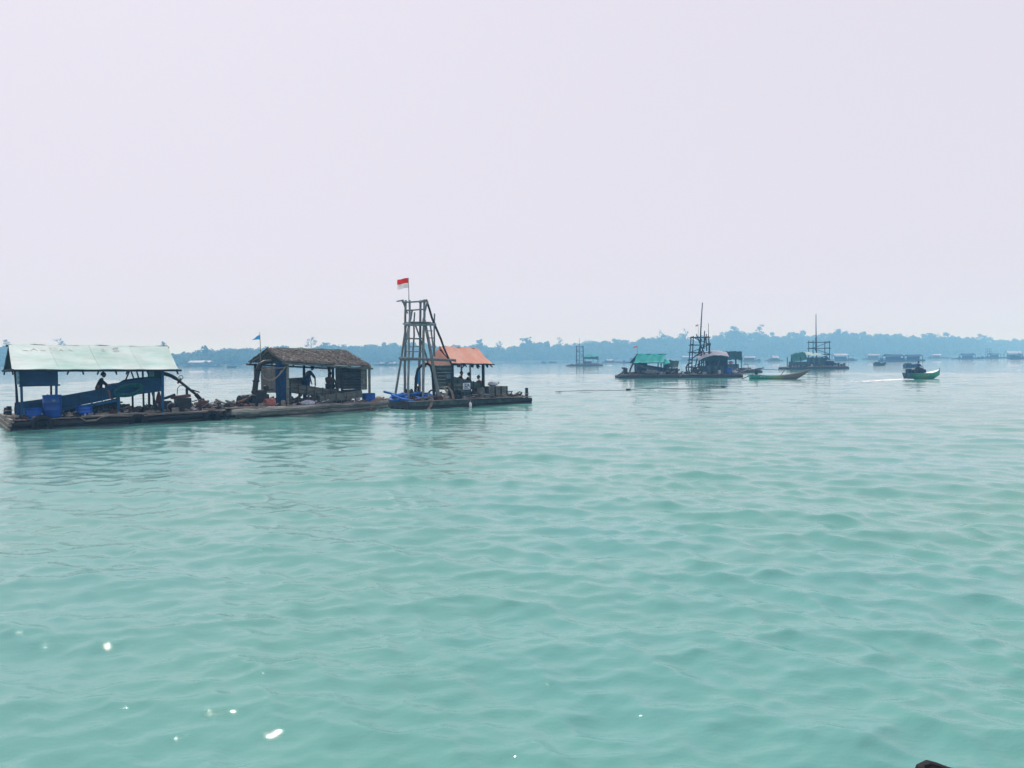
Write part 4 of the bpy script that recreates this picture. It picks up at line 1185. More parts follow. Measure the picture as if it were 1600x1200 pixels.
MB().sheet([[lerp((3.19, 2, 1.3), (4.25, 2, 1.33), j / 6) + Vector((0, 0, -.05 + .42 * i)) for j in range(7)] for i in range(2)], .04).build('back_board', GREYB, [o for o in bpy.data.objects if o.name.startswith('sluice_box')][-2])

# people in the hut: one standing bent over, one sitting bare-backed
b = V3((4.11, 1.55, 1.22)); b.z = .62
f = Vector((1, 0, 0)); s_ = Vector((0, 1, 0))
J = {'pelvis': b + Vector((-.10, 0, .86)), 'waist': b + Vector((-.05, 0, 1.02)), 'chest': b + Vector((.04, 0, 1.24)), 'neck0': b + Vector((.13, 0, 1.36)), 'neck': b + Vector((.18, 0, 1.42)), 'head': b + Vector((.25, 0, 1.53))}
for n_, q in (('l', 1), ('r', -1)):
    J['sh' + n_] = b + Vector((.08, q * .20, 1.30)); J['el' + n_] = b + Vector((.26, q * .24, 1.05)); J['wr' + n_] = b + Vector((.30, q * .18, .80)); J['h' + n_] = b + Vector((.32, q * .17, .72))
    J['hip' + n_] = b + Vector((-.09, q * .10, .84)); J['kn' + n_] = b + Vector((.0, q * .12, .45)); J['an' + n_] = b + Vector((-.06, q * .13, .08)); J['to' + n_] = b + Vector((.10, q * .14, .035))
person('R2', tuple(b), J, 'man in navy shirt standing bent over under the thatched roof', shirt=NAVYC, shorts=NAVYC, face=0, tilt=.3)
stp = rthing('R2', 'step_box', 'low wooden box the navy-shirted man stands on', 'box', (b.x, b.y, .40))
for k in range(3):
    MB().box((b.x, b.y - .22 + .22 * k, .595), (.6, .21, .04)).build('slat', GREYB, stp)
for sx in (-.26, .26):
    MB().box((b.x + sx, b.y, .49), (.05, .62, .165)).build('side', GREYB, stp)
b = V3((5.19, 1.35, 0.96)); b.z = 1.12
person('R2', tuple(b), seated(tuple(b), R(35), lean=.04, arm_fwd=.34, arm_dz=-.34, drop=.40, knee=.40), 'bare-backed man sitting below the forked post in the thatched hut', shorts=GREYC, face=R(35))
bn = rthing('R2', 'bench', 'plank bench under the bare-backed man', 'bench', (b.x, b.y, .4))
MB().box((b.x, b.y, 1.08), (.9, .4, .05)).build('seat', GREYB, bn)
for sx in (-.36, .36):
    MB().box((b.x + sx, b.y, .73), (.06, .34, .65)).build('leg', GREYB, bn)

drum('R2', (6.89, 0.45, 0.66)[:2] + (.405,), .33, .44, 'blue tub on the right end of the thatched raft', open_top=True, name='tub')
sack('R2', (3.29, 0.12, 0.34)[:2] + (.40,), (.75, .35, .26), 'blue and white sack on the near edge of the thatched raft', seed=3)
rope_coil('R2', (7.06, 0.2, 0.4)[:2] + (.42,), .30, 'pale rope coil hanging at the right end of the thatched raft', turns=3, seed=2)
hr = rthing('R2', 'hanging_rope', 'pale rope end dangling off the right tip of thatched raft', 'rope', (6.6, -0.2, 0.37))
MB().tube([(6.56, -0.1, 0.43), (6.57, -0.24, 0.25), (6.52, -0.26, 0.03)], .02, n=6).build('strand', ROPE, hr, smooth=True)
MB().tube([(6.82, -0.1, 0.45), (6.96, -0.24, 0.35), (6.67, -0.26, 0.27), (6.63, -0.26, 0.02)], .02, n=6).build('strand', ROPE, hr, smooth=True)
sack('R2', (7.53, 0.5, 0.37)[:2] + (.40,), (.45, .4, .25), 'tan sack at the right tip of the thatched raft', m_=ROPE, seed=9)
ft, fb = (1.84, 1.9, 3.89), (1.85, 1.9, 2.56)
pennant('R2', fb, ft, BLUEC, [('pennant', BLUEC, cloth_grid((1.84, 1.9, 3.77), (1.87, 1.9, 3.53), (-.42, 0, -.04), .02, wave=.03, taper=1.0))], 'light blue triangular pennant on the thatched hut')

deck_clutter('R2', raft2, -.6, 2.2, .15, 2.8, .42, 40, 4, 1.1)
deck_clutter('R2', raft2, 2.4, 7.2, .2, .8, .40, 26, 5, .8)
deck_clutter('R2', raft2, 2.6, 6.9, 2.2, 3.8, .40, 40, 6, 1.3)

# ================================================================== raft with the drilling tower and orange roof (R3)
raft3 = log_raft('R3', 'plank_raft', 'dark planked raft with the tall tower and orange roof', 7.4, 4.2, WET, PLANK, top=0.40, r=.14, layers=2, seed=21, ends=.1)
for k in range(2):
    z = .25 - .23 * k
    MB().bar((-.05, -.04, z), (3.7, -.04, z), .05, .21).build('side_plank', GREENB if k == 0 else WET, raft3)
    MB().bar((3.75, -.02, z - .02), (7.45, .06, z - .02), .05, .19).build('side_plank', GREENB if k == 0 else WET, raft3)
MB().bar((-.05, -.02, .39), (7.4, .0, .40), .10, .04).build('gunwale', LOGM, raft3)
MB().bar((-.06, 0, .2), (-.06, 4.1, .2), .05, .34).build('end_plank', WET, raft3)

tw = rthing('R3', 'drilling_tower', 'tall tower of lashed round poles on the orange-roofed raft', 'tower', (.7, 1.0, .4))
VN, VF = .75, 1.25
legs = [((0.28, 1.25, 0.51), (0.43, 1.25, 5.62), .070), ((0.27, 0.75, 0.6), (0.42, 0.75, 5.59), .066), ((1.12, 1.25, 0.62), (1.28, 1.25, 5.65), .072), ((1.11, 0.75, 0.7), (1.26, 0.75, 5.65), .075)]
for k, (a, b, r_) in enumerate(legs):
    a = (a[0], a[1], .40)
    pole(a, b, r_, POLE, tw, 'leg', seed=k, amp=.025, n=6, taper=.85)
for k, (a, b, r_) in enumerate((((-0.14, 1.6, 0.98), (0.47, 1.3, 4.43), .065), ((1.87, 0.35, 0.46), (1.27, 0.8, 4.58), .095), ((1.55, 1, 2.37), (0.74, 1, 4.58), .05), ((0.37, 1.2, 3.42), (0.72, 1.1, 5.09), .06),
                                ((0.78, 1.25, 2.58), (0.93, 1.25, 5), .05), ((1.88, 0.9, 2.67), (1.92, 0.9, 4.94), .05), ((1.65, 0.9, 4.39), (1.84, 0.9, 2.71), .045))):
    if k == 0: a = (a[0], a[1], .42)
    if k == 1: a = (a[0], a[1], .40)
    pole(a, b, r_, POLE, tw, 'strut', seed=20 + k, amp=.02)
RA = [((-0.04, 0.67, 5.47), (1.4, 0.67, 5.55)), ((0.19, 0.66, 5.05), (1.32, 0.66, 5.14)), ((0.07, 0.64, 4.32), (1.85, 0.64, 4.35)), ((0.42, 1.34, 4.39), (2.16, 1.34, 4.45)), ((-0.01, 0.66, 3.6), (1.18, 0.66, 3.61)), ((0.16, 0.66, 2.95), (1.06, 0.66, 2.94)), ((0.34, 0.66, 3.18), (0.92, 0.66, 3.21)), ((-0.26, 0.62, 2.59), (2.99, 0.62, 2.46)), ((0.14, 1.36, 2.52), (2.14, 1.36, 2.54))]
for k, ((a, b), r_) in enumerate(zip(RA, (.045, .04, .075, .06, .04, .026, .026, .075, .06))):
    pole(a, b, r_, POLE, tw, 'crossbar', seed=40 + k, amp=.012, n=3, taper=.95)
for a, b in (((-0, 0.6, 5.5), (0.35, 1.4, 5.56)), ((1.19, 0.6, 5.53), (1.57, 1.4, 5.6)), ((0.33, 0.6, 4.33), (0.7, 1.4, 4.37)), ((1.06, 0.6, 4.34), (1.44, 1.4, 4.38)), ((1.42, 0.6, 4.34), (1.81, 1.4, 4.38))):
    pole((a[0], .62, a[2] + .06), (a[0], 1.40, a[2] + .06), .045, POLE, tw, 'crossbar', seed=3, amp=.01, n=2)
for k in range(5):                                     # platform boards
    MB().box(((0.52, 1, 4.35)[0] + .22 * k, 1.0, (0.88, 1, 4.35)[2] + .11), (.20, 1.0, .04), rz=.02 * (k % 3)).build('platform_board', POLE, tw)
for k, (a, b) in enumerate((((1.41, 0.8, 4.02), (1.79, 0.9, 4.02)), ((1.47, 0.8, 3.65), (1.86, 0.9, 3.65)), ((1.54, 0.8, 3.18), (1.96, 0.9, 3.18)))):
    pole(a, b, .028, POLE, tw, 'rung', seed=k, amp=0, n=2)
for a, b in (((-0.01, 0.67, 5.57), (0.28, 0.7, 4.89)), ((1.47, 0.8, 5.59), (1.15, 0.8, 4.41))):
    pole(a, b, .045, POLE, tw, 'strut', seed=7, amp=.01)
for a, _b, r_ in legs[:4]:
    MB().torus((_b[0], _b[1], _b[2] - .12), r_ + .02, .022, (0, 0, 1), n=12, k=6).build('lashing', ROPE, tw, smooth=True)

lp = rthing('R3', 'guide_pole', 'long bent dark pole leaning from tower top to orange roof', 'pole', (2.88, 1, 2.7))
MB().tube([(1.42, 0.85, 5.66), (1.62, 0.9, 5.16), (1.76, 0.9, 4.7), (2.04, 0.95, 4.13), (2.32, 1, 3.59), (2.51, 1, 3.08), (2.61, 0.7, 2.56), (2.64, 0.4, 2.22)], [.055, .06, .06, .062, .06, .055, .05, .04], n=8).build('shaft', DARKP, lp, smooth=True)
pennant('R3', (0.38, 0.75, 5.22), (0.37, 0.75, 6.74), REDC, [
    ('red_band', REDC, cloth_grid((0.39, 0.75, 6.72), (0.38, 0.75, 6.46), (-.62, 0, -.08), .02, wave=.05)),
    ('white_band', WHITEC, cloth_grid((0.38, 0.75, 6.45), (0.38, 0.75, 6.21), (-.62, 0, -.08), .02, wave=.05))], 'red and white flag flying from the top of the tall tower')

# shelter with the orange roof
sh3 = rthing('R3', 'shelter', 'shelter with faded orange tarpaulin roof right of the tall tower', 'shelter', (4.2, 1.8, .4))
E0, E1, G0, G1 = (2.66, 0.35, 2.32), (5.13, 0.35, 2.26), (2.78, 2, 3.23), (5.11, 2, 3.13)
B0, B1 = (E0[0] - .1, 3.6, E0[2] - .05), (E1[0] - .1, 3.6, E1[2] - .05)
rf = roof_sheet('roof', TARPO, sh3, E0, E1, G0, G1, sag=.06, nu=30, nv=12, wob=.022, seed=14)
roof_sheet('back_roof', TARPO, sh3, B1, B0, G1, G0, sag=.06, nu=14, nv=6, wob=.015, seed=15)
MB().bar(V3(E0) - Vector((.05, 0, .05)), V3(E1) + Vector((.10, 0, -.05)), .06, .06).build('eave_beam', DARKP, sh3)
MB().bar(V3(B0) - Vector((.05, 0, .04)), V3(B1) + Vector((.10, 0, -.04)), .06, .06).build('eave_beam', DARKP, sh3)
MB().bar(V3(G0) - Vector((.05, 0, .06)), V3(G1) + Vector((.05, 0, -.06)), .06, .06).build('ridge_beam', DARKP, sh3)
for s in (.01, .34, .67, .985):
    dz = Vector((0, 0, .19))
    for q0 in (lerp(E0, E1, s), lerp(B0, B1, s)):
        MB().bar(q0 - dz, lerp(G0, G1, s) - dz, .045, .05).build('rafter', DARKP, sh3)
MB().sheet([[lerp((E0[0] - .02, .5, E0[2] - .1), (E0[0] - .1, 3.4, B0[2] - .1), j / 8), lerp((E0[0] - .02, .5, E0[2] + .02), (E0[0] - .1, 3.4, B0[2] + .02), j / 8) + Vector((0, 0, .78 * (1 - abs(j / 4 - 1)))) ] for j in range(9)], .012).build('gable_cloth', TARPO, sh3, smooth=True)
for u_, v, z1, w in (((2.72, 0.5, 1.54)[0], .5, 2.28, .09), ((4.66, 0.6, 1.5)[0], .6, 2.24, .12), ((4.18, 2.2, 1.84)[0], 2.2, 2.9, .08), (3.2, 3.4, 2.25, .08), (5.4, 3.4, 2.22, .08)):
    MB().bar((u_, v, .40), (u_, v, z1), w, w).build('post', DARKP if w > .085 else POLE, sh3)
# green planked wall left
for k in range(7):
    z_ = .98 + .185 * k
    a, b = (2.22, 1.7, 1.71), (2.81, 0.52, 1.71)
    MB().bar((a[0], a[1], z_), (b[0], b[1], z_), .035, .178).build('wall_board', GREENB, sh3)
MB().box(lerp((2.61, 0.8, 1.71), (2.68, 0.7, 1.71), .5)[:] if False else tuple(lerp((2.57, 0.86, 1.61), (2.7, 0.68, 1.61), .5)), (.22, .04, .26), rz=R(-40)).build('pale_patch', SKYB, sh3)
for k in range(5):
    z_ = .50 + .17 * k
    a, b = (2.57, 0.75, 0.86), (3.69, 0.3, 0.84)
    MB().bar((a[0], a[1], z_), (b[0], b[1], z_ - .12 * (k == 4)), .035, .160).build('low_wall_board', GREENB if k % 2 else GREYB, sh3)
for k, px in enumerate((717, 738, 746, 761)):          # bits of cloth and gear hung below the eave
    a = ((3.06, 0.4, 2.22), (3.88, 0.4, 2.21), (4.2, 0.4, 2.2), (4.79, 0.4, 2.19))[k]
    h_ = (.14, .16, .22, .16)[k]
    MB().add([V3(a) + Vector(p) for p in ((-.07, 0, 0), (.10, 0, 0), (.07, 0, -h_), (-.10 + .04 * k, 0, -h_ * .8), (-.07, .08, 0), (.10, .08, 0), (.07, .06, -h_), (-.10 + .04 * k, .06, -h_ * .8))],
             [(0, 1, 2, 3), (7, 6, 5, 4), (0, 4, 5, 1), (1, 5, 6, 2), (2, 6, 7, 3), (3, 7, 4, 0)]).build('hung_gear', DARKP, sh3)
# sluice
trough('R3', 'sluice_box', 'green-grey sluice box sloping right beneath the orange roof', (2.93, 0.75, 1.23), (4.82, 0.75, 0.76), .9, .36, GREENB, 4, (.1, .5, .9))
# number plate
sg = rthing('R3', 'number_plate', 'white number plate with blue 32A on the orange-roofed shelter', 'sign', (3.44, 0.28, 0.91))
A, B, D = V3((3.21, 0.24, 1.25)), V3((3.64, 0.24, 1.24)), V3((3.21, 0.24, 0.91))
ex = (B - A); ey = (A - D); w_, h_ = ex.length, ey.length; ex.normalize(); ey.normalize(); en = Vector((0, -1, 0))
MB().box(tuple((A + B) / 2 - ey * h_ / 2), (w_, .02, h_)).build('plate', FACE32, sg)
org = D + ex * w_ * .10 + ey * h_ * .36
for k, ch in enumerate('32A'):
    mb = MB(); glyph(mb, ch, org + ex * (w_ * .27 * k), ex, ey, en, h_ * .50, .036); mb.build('digit', INK, sg)
MB().bar(D + ex * w_ * .14 + ey * h_ * .17 + en * .014, D + ex * w_ * .88 + ey * h_ * .17 + en * .014, .008, h_ * .12).build('underline', INK, sg)
MB().bar((V3(D).x + .1, .28, .42), (V3(D).x + .1, .28, V3(A).z + .05), .05, .05).build('stake', GREENB, sg)

# crew
for (c_, hd, lb, sh_, fc) in (((3.85, 1.9, 1.07), R(-20), 'man half hidden beside the green wall under the orange roof', DARKC, R(-60)),
                              ((4, 1.3, 1.01), R(-30), 'man in dark shirt in the middle under the orange roof', DARKC, R(-30)),
                              ((4.92, 1.35, 0.84), R(190), 'man by the right post under the orange roof reaching left', None, R(185))):
    p = Vector((c_[0], c_[1], c_[2] - .08))
    person('R3', tuple(p), seated(tuple(p), hd, lean=.10, arm_fwd=.46, arm_dz=-.22, drop=.38, knee=.38), lb, shirt=sh_, shorts=GREYC, face=fc)
    sb = rthing('R3', 'stool', {R(-20): 'wooden stool beneath the half hidden man', R(-30): 'wooden stool beneath the man in dark shirt', R(190): 'wooden stool beneath the man reaching left'}[hd], 'stool', (p.x, p.y, .4))
    MB().box((p.x, p.y, p.z - .03), (.42, .36, .05)).build('seat', GREYB, sb)
    for sx in (-.16, .16):
        for sy in (-.13, .13):
            MB().bar((p.x + sx, p.y + sy, .40), (p.x + sx, p.y + sy, p.z - .05), .05, .05).build('leg', GREYB, sb)

# crate with a sack on top, barrel, boxes
cr = rthing('R3', 'crate', 'slatted grey crate on the right deck of the orange-roofed raft', 'crate', (5.48, 0.5, 0.53)[:2] + (.4,))
c0, c1 = (4.84, 0.3, 0.73)[0], (5.98, 0.3, 0.7)[0]
zt = .98
for k in range(4):
    z_ = .47 + .145 * k
    MB().box(((c0 + c1) / 2, .30, z_), (c1 - c0, .03, .132)).build('slat', GREYB, cr)
    MB().box(((c0 + c1) / 2, 1.15, z_), (c1 - c0, .03, .132)).build('slat', GREYB, cr)
    MB().box((c0 + .015, .725, z_), (.03, .82, .132)).build('slat', GREYB, cr)
    MB().box((c1 - .015, .725, z_), (.03, .82, .132)).build('slat', GREYB, cr)
for k in range(4):
    MB().box((c0 + (c1 - c0) * (k + .0) / 3, .27, .70), (.06, .03, .62)).build('batten', DARKP if k else GREYB, cr)
for k in range(5):
    MB().box((c0 + (c1 - c0) * (k + .5) / 5, .725, .99), ((c1 - c0) / 5 * .95, .84, .03)).build('lid_board', GREYB, cr)
sack('R3', ((c0 + c1) / 2 - .1, .7, 1.005), (.62, .45, .26), 'pale sack heaped on the slatted grey crate', m_=SACK, seed=5)
drum('R3', (4.32, 0.3, 0.61)[:2] + (.405,), .21, .55, 'small grey barrel left of the slatted crate', mat_=GREYB, name='small_barrel')
for k, (px, lb) in enumerate(((742, 'small pale box left of the grey barrel'), (760, 'small pale box between grey barrel and slatted crate'))):
    c_ = ((3.99, 0.35, 0.62), (4.56, 0.18, 0.57))[k]
    t = rthing('R3', 'box', lb, 'box', c_[:2] + (.405,))
    MB().box((c_[0], c_[1], .505), (.34, .26, .19), rz=.2 * k).build('body', GREYB, t, bevel=.02)
    MB().box((c_[0], c_[1], .61), (.36, .28, .025), rz=.2 * k).build('lid', SACK, t)
t = rthing('R3', 'mooring_post', 'stout mooring post at the right tip of the orange-roofed raft', 'bollard', (7.25, .25, .4))
MB().bar((7.25, .25, .1), (7.25, .25, .88), .13, .13).build('post', WET, t, bevel=.01)
MB().torus((7.25, .25, .55), .11, .03, (0, 0, 1), n=14, k=6).build('rope_wrap', ROPE, t, smooth=True)
t = rthing('R3', 'cleat_block', 'low dark block left of the right mooring post', 'block', (6.8, .5, .4))
MB().tube([(6.6, .5, .46), (7.0, .5, .50), (7.08, .5, .62)], [.07, .07, .06], n=8).build('horn', WET, t, smooth=True)
t = rthing('R3', 'rack', 'small wooden rack right of the slatted crate', 'rack', (c1 + .25, .5, .4))
for sx in (.12, .42):
    MB().bar((c1 + sx, .5, .4), (c1 + sx, .5, .70), .05, .05).build('upright', GREYB, t)
for z_ in (.54, .69):
    MB().bar((c1 + .05, .5, z_), (c1 + .5, .5, z_), .06, .05).build('bar', GREYB, t)

# hoses, ropes and engine at the foot of the tower
bh = rthing('R3', 'hose_coil', 'bright blue hose coiled on deck at the tower foot', 'hose', (.3, 1.6, .4))
g = random.Random(31)
for k in range(6):
    c_ = Vector((.45 + g.uniform(-.25, .3), 1.6 + g.uniform(-.4, .3), .46 + .055 * k)); rr = g.uniform(.55, .85)
    MB().tube([c_ + Vector((rr * math.cos(2 * math.pi * i / 22), rr * .8 * math.sin(2 * math.pi * i / 22), .03 * math.sin(i * .9 + k))) for i in range(22)], .062, n=8, closed=True).build('loop', BLUEH, bh, smooth=True)
MB().tube([(-0.22, 2.8, 0.82), (0.05, 2.4, 0.72), (0.09, 1.4, 0.65), (0.32, 0.7, 0.53), (0.79, 0.55, 0.55)], .065, n=8).build('run', BLUEH, bh, smooth=True)
MB().tube([(-0.46, 1.2, 0.71), (-0.13, 0.5, 0.49), (0.31, 0.3, 0.42), (1.29, 0.6, 0.6)], .06, n=8).build('run', BLUEH, bh, smooth=True)
MB().tube([(1.06, 0.5, 0.65), (1.37, 0.6, 0.73), (1.49, 0.4, 0.64), (1.15, 0.3, 0.52)], .045, n=8).build('run', BLUEH, bh, smooth=True)
sh_ = rthing('R3', 'suction_hose', 'dark suction hose arching through the legs of the tall tower', 'hose', (0.79, 1, 0.84))
MB().tube([(0.79, 1, 0.84), (0.84, 1, 1.58), (0.95, 1, 2.01), (1.18, 1, 2.21), (1.51, 1, 2.3), (1.7, 1, 2.17), (1.8, 1, 1.79), (1.83, 1, 1.21), (1.86, 1, 0.6)], .075, n=9).build('hose', RUBBER, sh_, smooth=True)
MB().tube([(0.92, 0.95, 1.24), (1, 0.95, 1.91)], .06, n=8).build('blue_sleeve', BLUEC, sh_, smooth=True)
for q in range(3):
    MB().torus(V3(((0.83, 1, 1.51), (1.33, 1, 2.27), (1.8, 1, 1.62))[q]), .085, .02, ((0, 0, 1), (1, 0, 0), (0, 0, 1))[q], n=12, k=6).build('clamp', IRON, sh_)
e3 = rthing('R3', 'winch_engine', 'dark winch engine on deck between the tower legs', 'engine', (0.73, 1.2, 0.57)[:2] + (.4,))
c = V3((0.8, 1.1, 0.74)); c.z = .4
MB().box((c.x, c.y, .64), (.75, .5, .40)).build('block', IRON, e3, bevel=.03)
MB().lathe((c.x - .45, c.y, .78), [(.2, -.05), (.22, 0), (.16, .02), (.16, .22), (.22, .24), (.22, .28)], n=16, axis='X').build('winch_drum', IRON, e3, smooth=True)
MB().tube([(c.x + .2, c.y, .85), (c.x + .2, c.y, 1.12)], .06, n=9).build('air_filter', IRON, e3, smooth=True)
MB().box((c.x + .62, c.y, .60), (.40, .4, .34)).build('gearbox', IRON, e3, bevel=.03)
MB().torus((c.x + .98, c.y - .15, .66), .24, .05, (.3, 1, 0), n=20, k=8).build('flywheel', IRON, e3, smooth=True)
tyre('R3', (2.81, 0.18, 0.6), .30, 'black tyre standing on deck below the number plate', axis=(.5, 1, 0), group=None, hang=False)
g = random.Random(77)
for k in range(3):
    P = (( (2.02, 0.4, 1.02), (2.32, 0.25, 1.08), (2.48, 0.2, 0.84), (2.53, 0.1, 0.44)), ((1.89, 0.6, 1.02), (2.12, 0.3, 1.02), (2.21, 0.2, 0.75), (1.86, 0.1, 0.43)), ((1.15, 0.3, 0.68), (1.28, 0.05, 0.49), (1.08, -0.12, 0.14), (0.93, -0.13, -0.02)))[k]
    t = rthing('R3', 'rope', ('pale rope looped over the green wall foot', 'pale rope looped right of the thick tower leg', 'pale rope trailing over the near side below the tower')[k], 'rope', P[-1])
    MB().tube(P, .035, n=6).build('strand', ROPE, t, smooth=True)
    MB().tube([V3(p) + Vector((.07, -.01, -.02)) for p in P], .028, n=6).build('strand', ROPE, t, smooth=True)
sack('R3', (1.66, 0.3, 0.5)[:2] + (.40,), (.5, .4, .16), 'rust brown bundle at the foot of the thick tower leg', m_=RUST, seed=8, name='bundle')
t = rthing('R3', 'fender', 'white plastic jug fender hanging on the near side under the plate', 'fender', (3.43, -0.14, 0.04))
c = V3((3.42, -0.16, 0.11))
MB().lathe(c - Vector((0, 0, .12)), [(.05, 0), (.075, .03), (.075, .18), (.04, .23), (.02, .26)], n=12).build('jug', WHITEP, t, smooth=True)
MB().tube([c + Vector((0, 0, .12)), V3((3.48, -0.06, 0.35))], .014, n=5).build('string', ROPE, t)

deck_clutter('R3', raft3, .1, 2.9, .15, 2.6, .40, 36, 7, 1.0)
deck_clutter('R3', raft3, 2.9, 7.0, .12, .7, .40, 26, 8, .8)
deck_clutter('R3', raft3, 2.9, 6.2, 1.6, 3.6, .40, 34, 9, 1.3)

# ================================================================== rafts further out
def mid_raft(fr, name, label, length, depth, m_hull, top=.45, seed=0):
    root = rthing(fr, name, label, 'raft'); g = random.Random(seed)
    for v in (0.1, depth * .35, depth * .65, depth - .1):
        a, b = (-g.uniform(0, .3), v, .12), (length + g.uniform(0, .3), v, .12)
        MB().tube(wob_line(a, b, 6, .03, g.random()), .20, n=8).build('log', m_hull, root, smooth=True)
    k = 0; u = 0
    while u < length:
        w = g.uniform(.4, .6)
        MB().box((u + w / 2, depth / 2, top - .05), (w * .94, depth * g.uniform(.95, 1.05), .07)).build('plank', PLANK, root); u += w
    MB().bar((0, -.08, top - .16), (length, -.08, top - .16), .06, .2).build('side_plank', m_hull, root)
    return root
def lattice(fr, name, label, u0, u1, v0, v1, z0, z1, taper, levels, m_, r_=.06, seed=0, lean=0.0):
    """tower of lashed poles"""
    t = rthing(fr, name, label, 'tower', ((u0 + u1) / 2, (v0 + v1) / 2, z0)); g = random.Random(seed)
    um, vm_ = (u0 + u1) / 2, (v0 + v1) / 2
    def corner(i, j, z):
        s = 1 - taper * (z - z0) / (z1 - z0)
        return Vector((um + ((u0, u1)[i] - um) * s + lean * (z - z0), vm_ + ((v0, v1)[j] - vm_) * s, z))
    for i in (0, 1):
        for j in (0, 1):
            pole(corner(i, j, z0 - .05), corner(i, j, z1 + g.uniform(.0, .35)), r_, m_, t, 'leg', seed=i * 2 + j, n=4)
    for k in range(1, levels + 1):
        z = z0 + (z1 - z0) * k / levels - .1
        for j in (0, 1):
            a, b = corner(0, j, z), corner(1, j, z); d = (b - a) * .10
            pole(a - d, b + d, r_ * .75, m_, t, 'crossbar', seed=k, amp=.01, n=2)
        for i in (0, 1):
            pole(corner(i, 0, z + .09), corner(i, 1, z + .09), r_ * .7, m_, t, 'crossbar', seed=k + 5, amp=.01, n=2)
        zb = z0 + (z1 - z0) * (k - 1) / levels
        pole(corner(k % 2, 0, zb), corner((k + 1) % 2, 0, z), r_ * .6, m_, t, 'brace', seed=k + 9, amp=.01, n=2)
    return t
def posts(parent, pts, z1, m_, w=.09, z0=.45):
    for (u_, v) in pts:
        MB().bar((u_, v, z0), (u_, v, z1), w, w).build('post', m_, parent)
def ppole(fr, name, label, a, b, r_, m_):
    t = rthing(fr, name, label, 'mast', a)
    MB().tube(wob_line(a, b, 5, .03, 3), [r_, r_ * .9, r_ * .8, r_ * .7, r_ * .55, r_ * .45], n=7).build('shaft', m_, t, smooth=True)
    return t

# --- raft with the bright teal tarpaulin (R4)
mid_raft('R4', 'work_raft', 'low raft under the bright teal tarpaulin', 7.2, 4.0, WET, seed=2)
s4 = rthing('R4', 'shelter', 'shelter with bright teal tarpaulin roof', 'shelter', (4, 2, .45))
E0, E1, G0, G1 = (1.61, 0.4, 1.86), (5.27, 0.4, 1.9), (2.28, 2.1, 2.96), (5.85, 2.1, 2.92)
roof_sheet('roof', TARPT, s4, E0, E1, G0, G1, sag=.22, nu=16, nv=8, wob=.04, seed=3)
roof_sheet('back_roof', TARPD, s4, (E1[0], 3.8, E1[2]), (E0[0], 3.8, E0[2]), G1, G0, sag=.1, nu=8, nv=4, seed=4)
MB().bar((E0[0] - .2, .4, E0[2] - .06), (E1[0], .4, E1[2] - .06), .07).build('eave_beam', DARKP, s4)
MB().bar(V3(G0) - Vector((.1, 0, .06)), V3(G1) + Vector((.1, 0, -.06)), .07).build('ridge_beam', DARKP, s4)
posts(s4, (((1.78, 0.5, 0.85)[0], .5), ((4.97, 0.5, 0.82)[0], .5), (2.4, 3.6), (5.2, 3.6)), E0[2], DARKP, .12)
E0, E1, G0, G1 = (5.21, 0.5, 1.2), (7, 0.5, 1.26), (5.58, 1.6, 2.21), (7.4, 1.6, 2.03)
roof_sheet('low_roof', TARPD, s4, E0, E1, G0, G1, sag=.10, nu=10, nv=5, wob=.05, seed=6)
roof_sheet('folded_flap', TARPT, s4, (5.2, 0.44, 1.59), (6.05, 0.44, 1.82), (5.43, 1.2, 2.29), (6.13, 1.2, 2.13), sag=.05, nu=6, nv=4, wob=.06, seed=7)
posts(s4, ((E0[0] + .2, .55), (E1[0] - .8, .55), (E1[0] - .15, .55)), E0[2] + .05, DARKP, .06)
trough('R4', 'sluice_box', 'dark sluice box sloping right under the bright teal tarpaulin', (2.36, 1.2, 1.22), (6.13, 1.2, 0.56), .9, .55, NAVY, 4, (.1, .6))
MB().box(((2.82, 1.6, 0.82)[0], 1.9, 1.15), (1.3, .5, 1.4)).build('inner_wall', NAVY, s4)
MB().box(((6.2, 1.2, 0.32)[0], 1.6, .80), (2.0, .9, .7)).build('bin', GREENB, s4)
MB().bar((2.06, 0.8, 1.62), (6.51, 0.8, 0.33), .06, .30).build('chute_board', GREENB, s4)
for px_ in ((2.4, 0.5, 1.23)[0], (3.34, 0.5, 1.22)[0], (4.43, 0.5, 1.21)[0]):
    MB().bar((px_, .9, .45), (px_ + .25, .9, 1.5), .08).build('strut', DARKP, s4)
p4 = rthing('R4', 'discharge_pipe', 'dark curved pipe left of the bright teal tarpaulin', 'pipe', (1.15, 1, 0.46)[:2] + (.4,))
MB().tube([(1.15, 1, 0.53), (1.31, 1, 1.08), (1.55, 1, 1.63), (1.94, 1, 1.94)], .11, n=8).build('pipe', IRON, p4, smooth=True)
MB().lathe((1.15, 1, 0.38), [(.22, -.1), (.25, 0), (.25, .12), (.15, .2)], n=12).build('pump', IRON, p4, smooth=True)
e4 = rthing('R4', 'engine', 'dark boxy engine at the left end of the teal raft', 'engine', (0.68, 1, 0.38)[:2] + (.45,))
c = V3((0.68, 1, 0.54)); MB().box((c.x, c.y, .85), (.5, .5, .8)).build('block', IRON, e4, bevel=.05)
MB().box((c.x - .2, c.y, 1.22), (.45, .45, .22)).build('cover', GREYB, e4, bevel=.03)
MB().tube([(c.x - .3, c.y - .2, .8), (c.x - .6, c.y - .2, .55), (c.x - .9, c.y - .2, .4)], .08, n=7).build('hose', IRON, e4, smooth=True)
sack('R4', (3.76, 0.3, 0.21)[:2] + (.44,), (1.9, .8, .55), 'long grey heap on the deck of the teal raft', m_=GREYB, seed=11, name='heap')
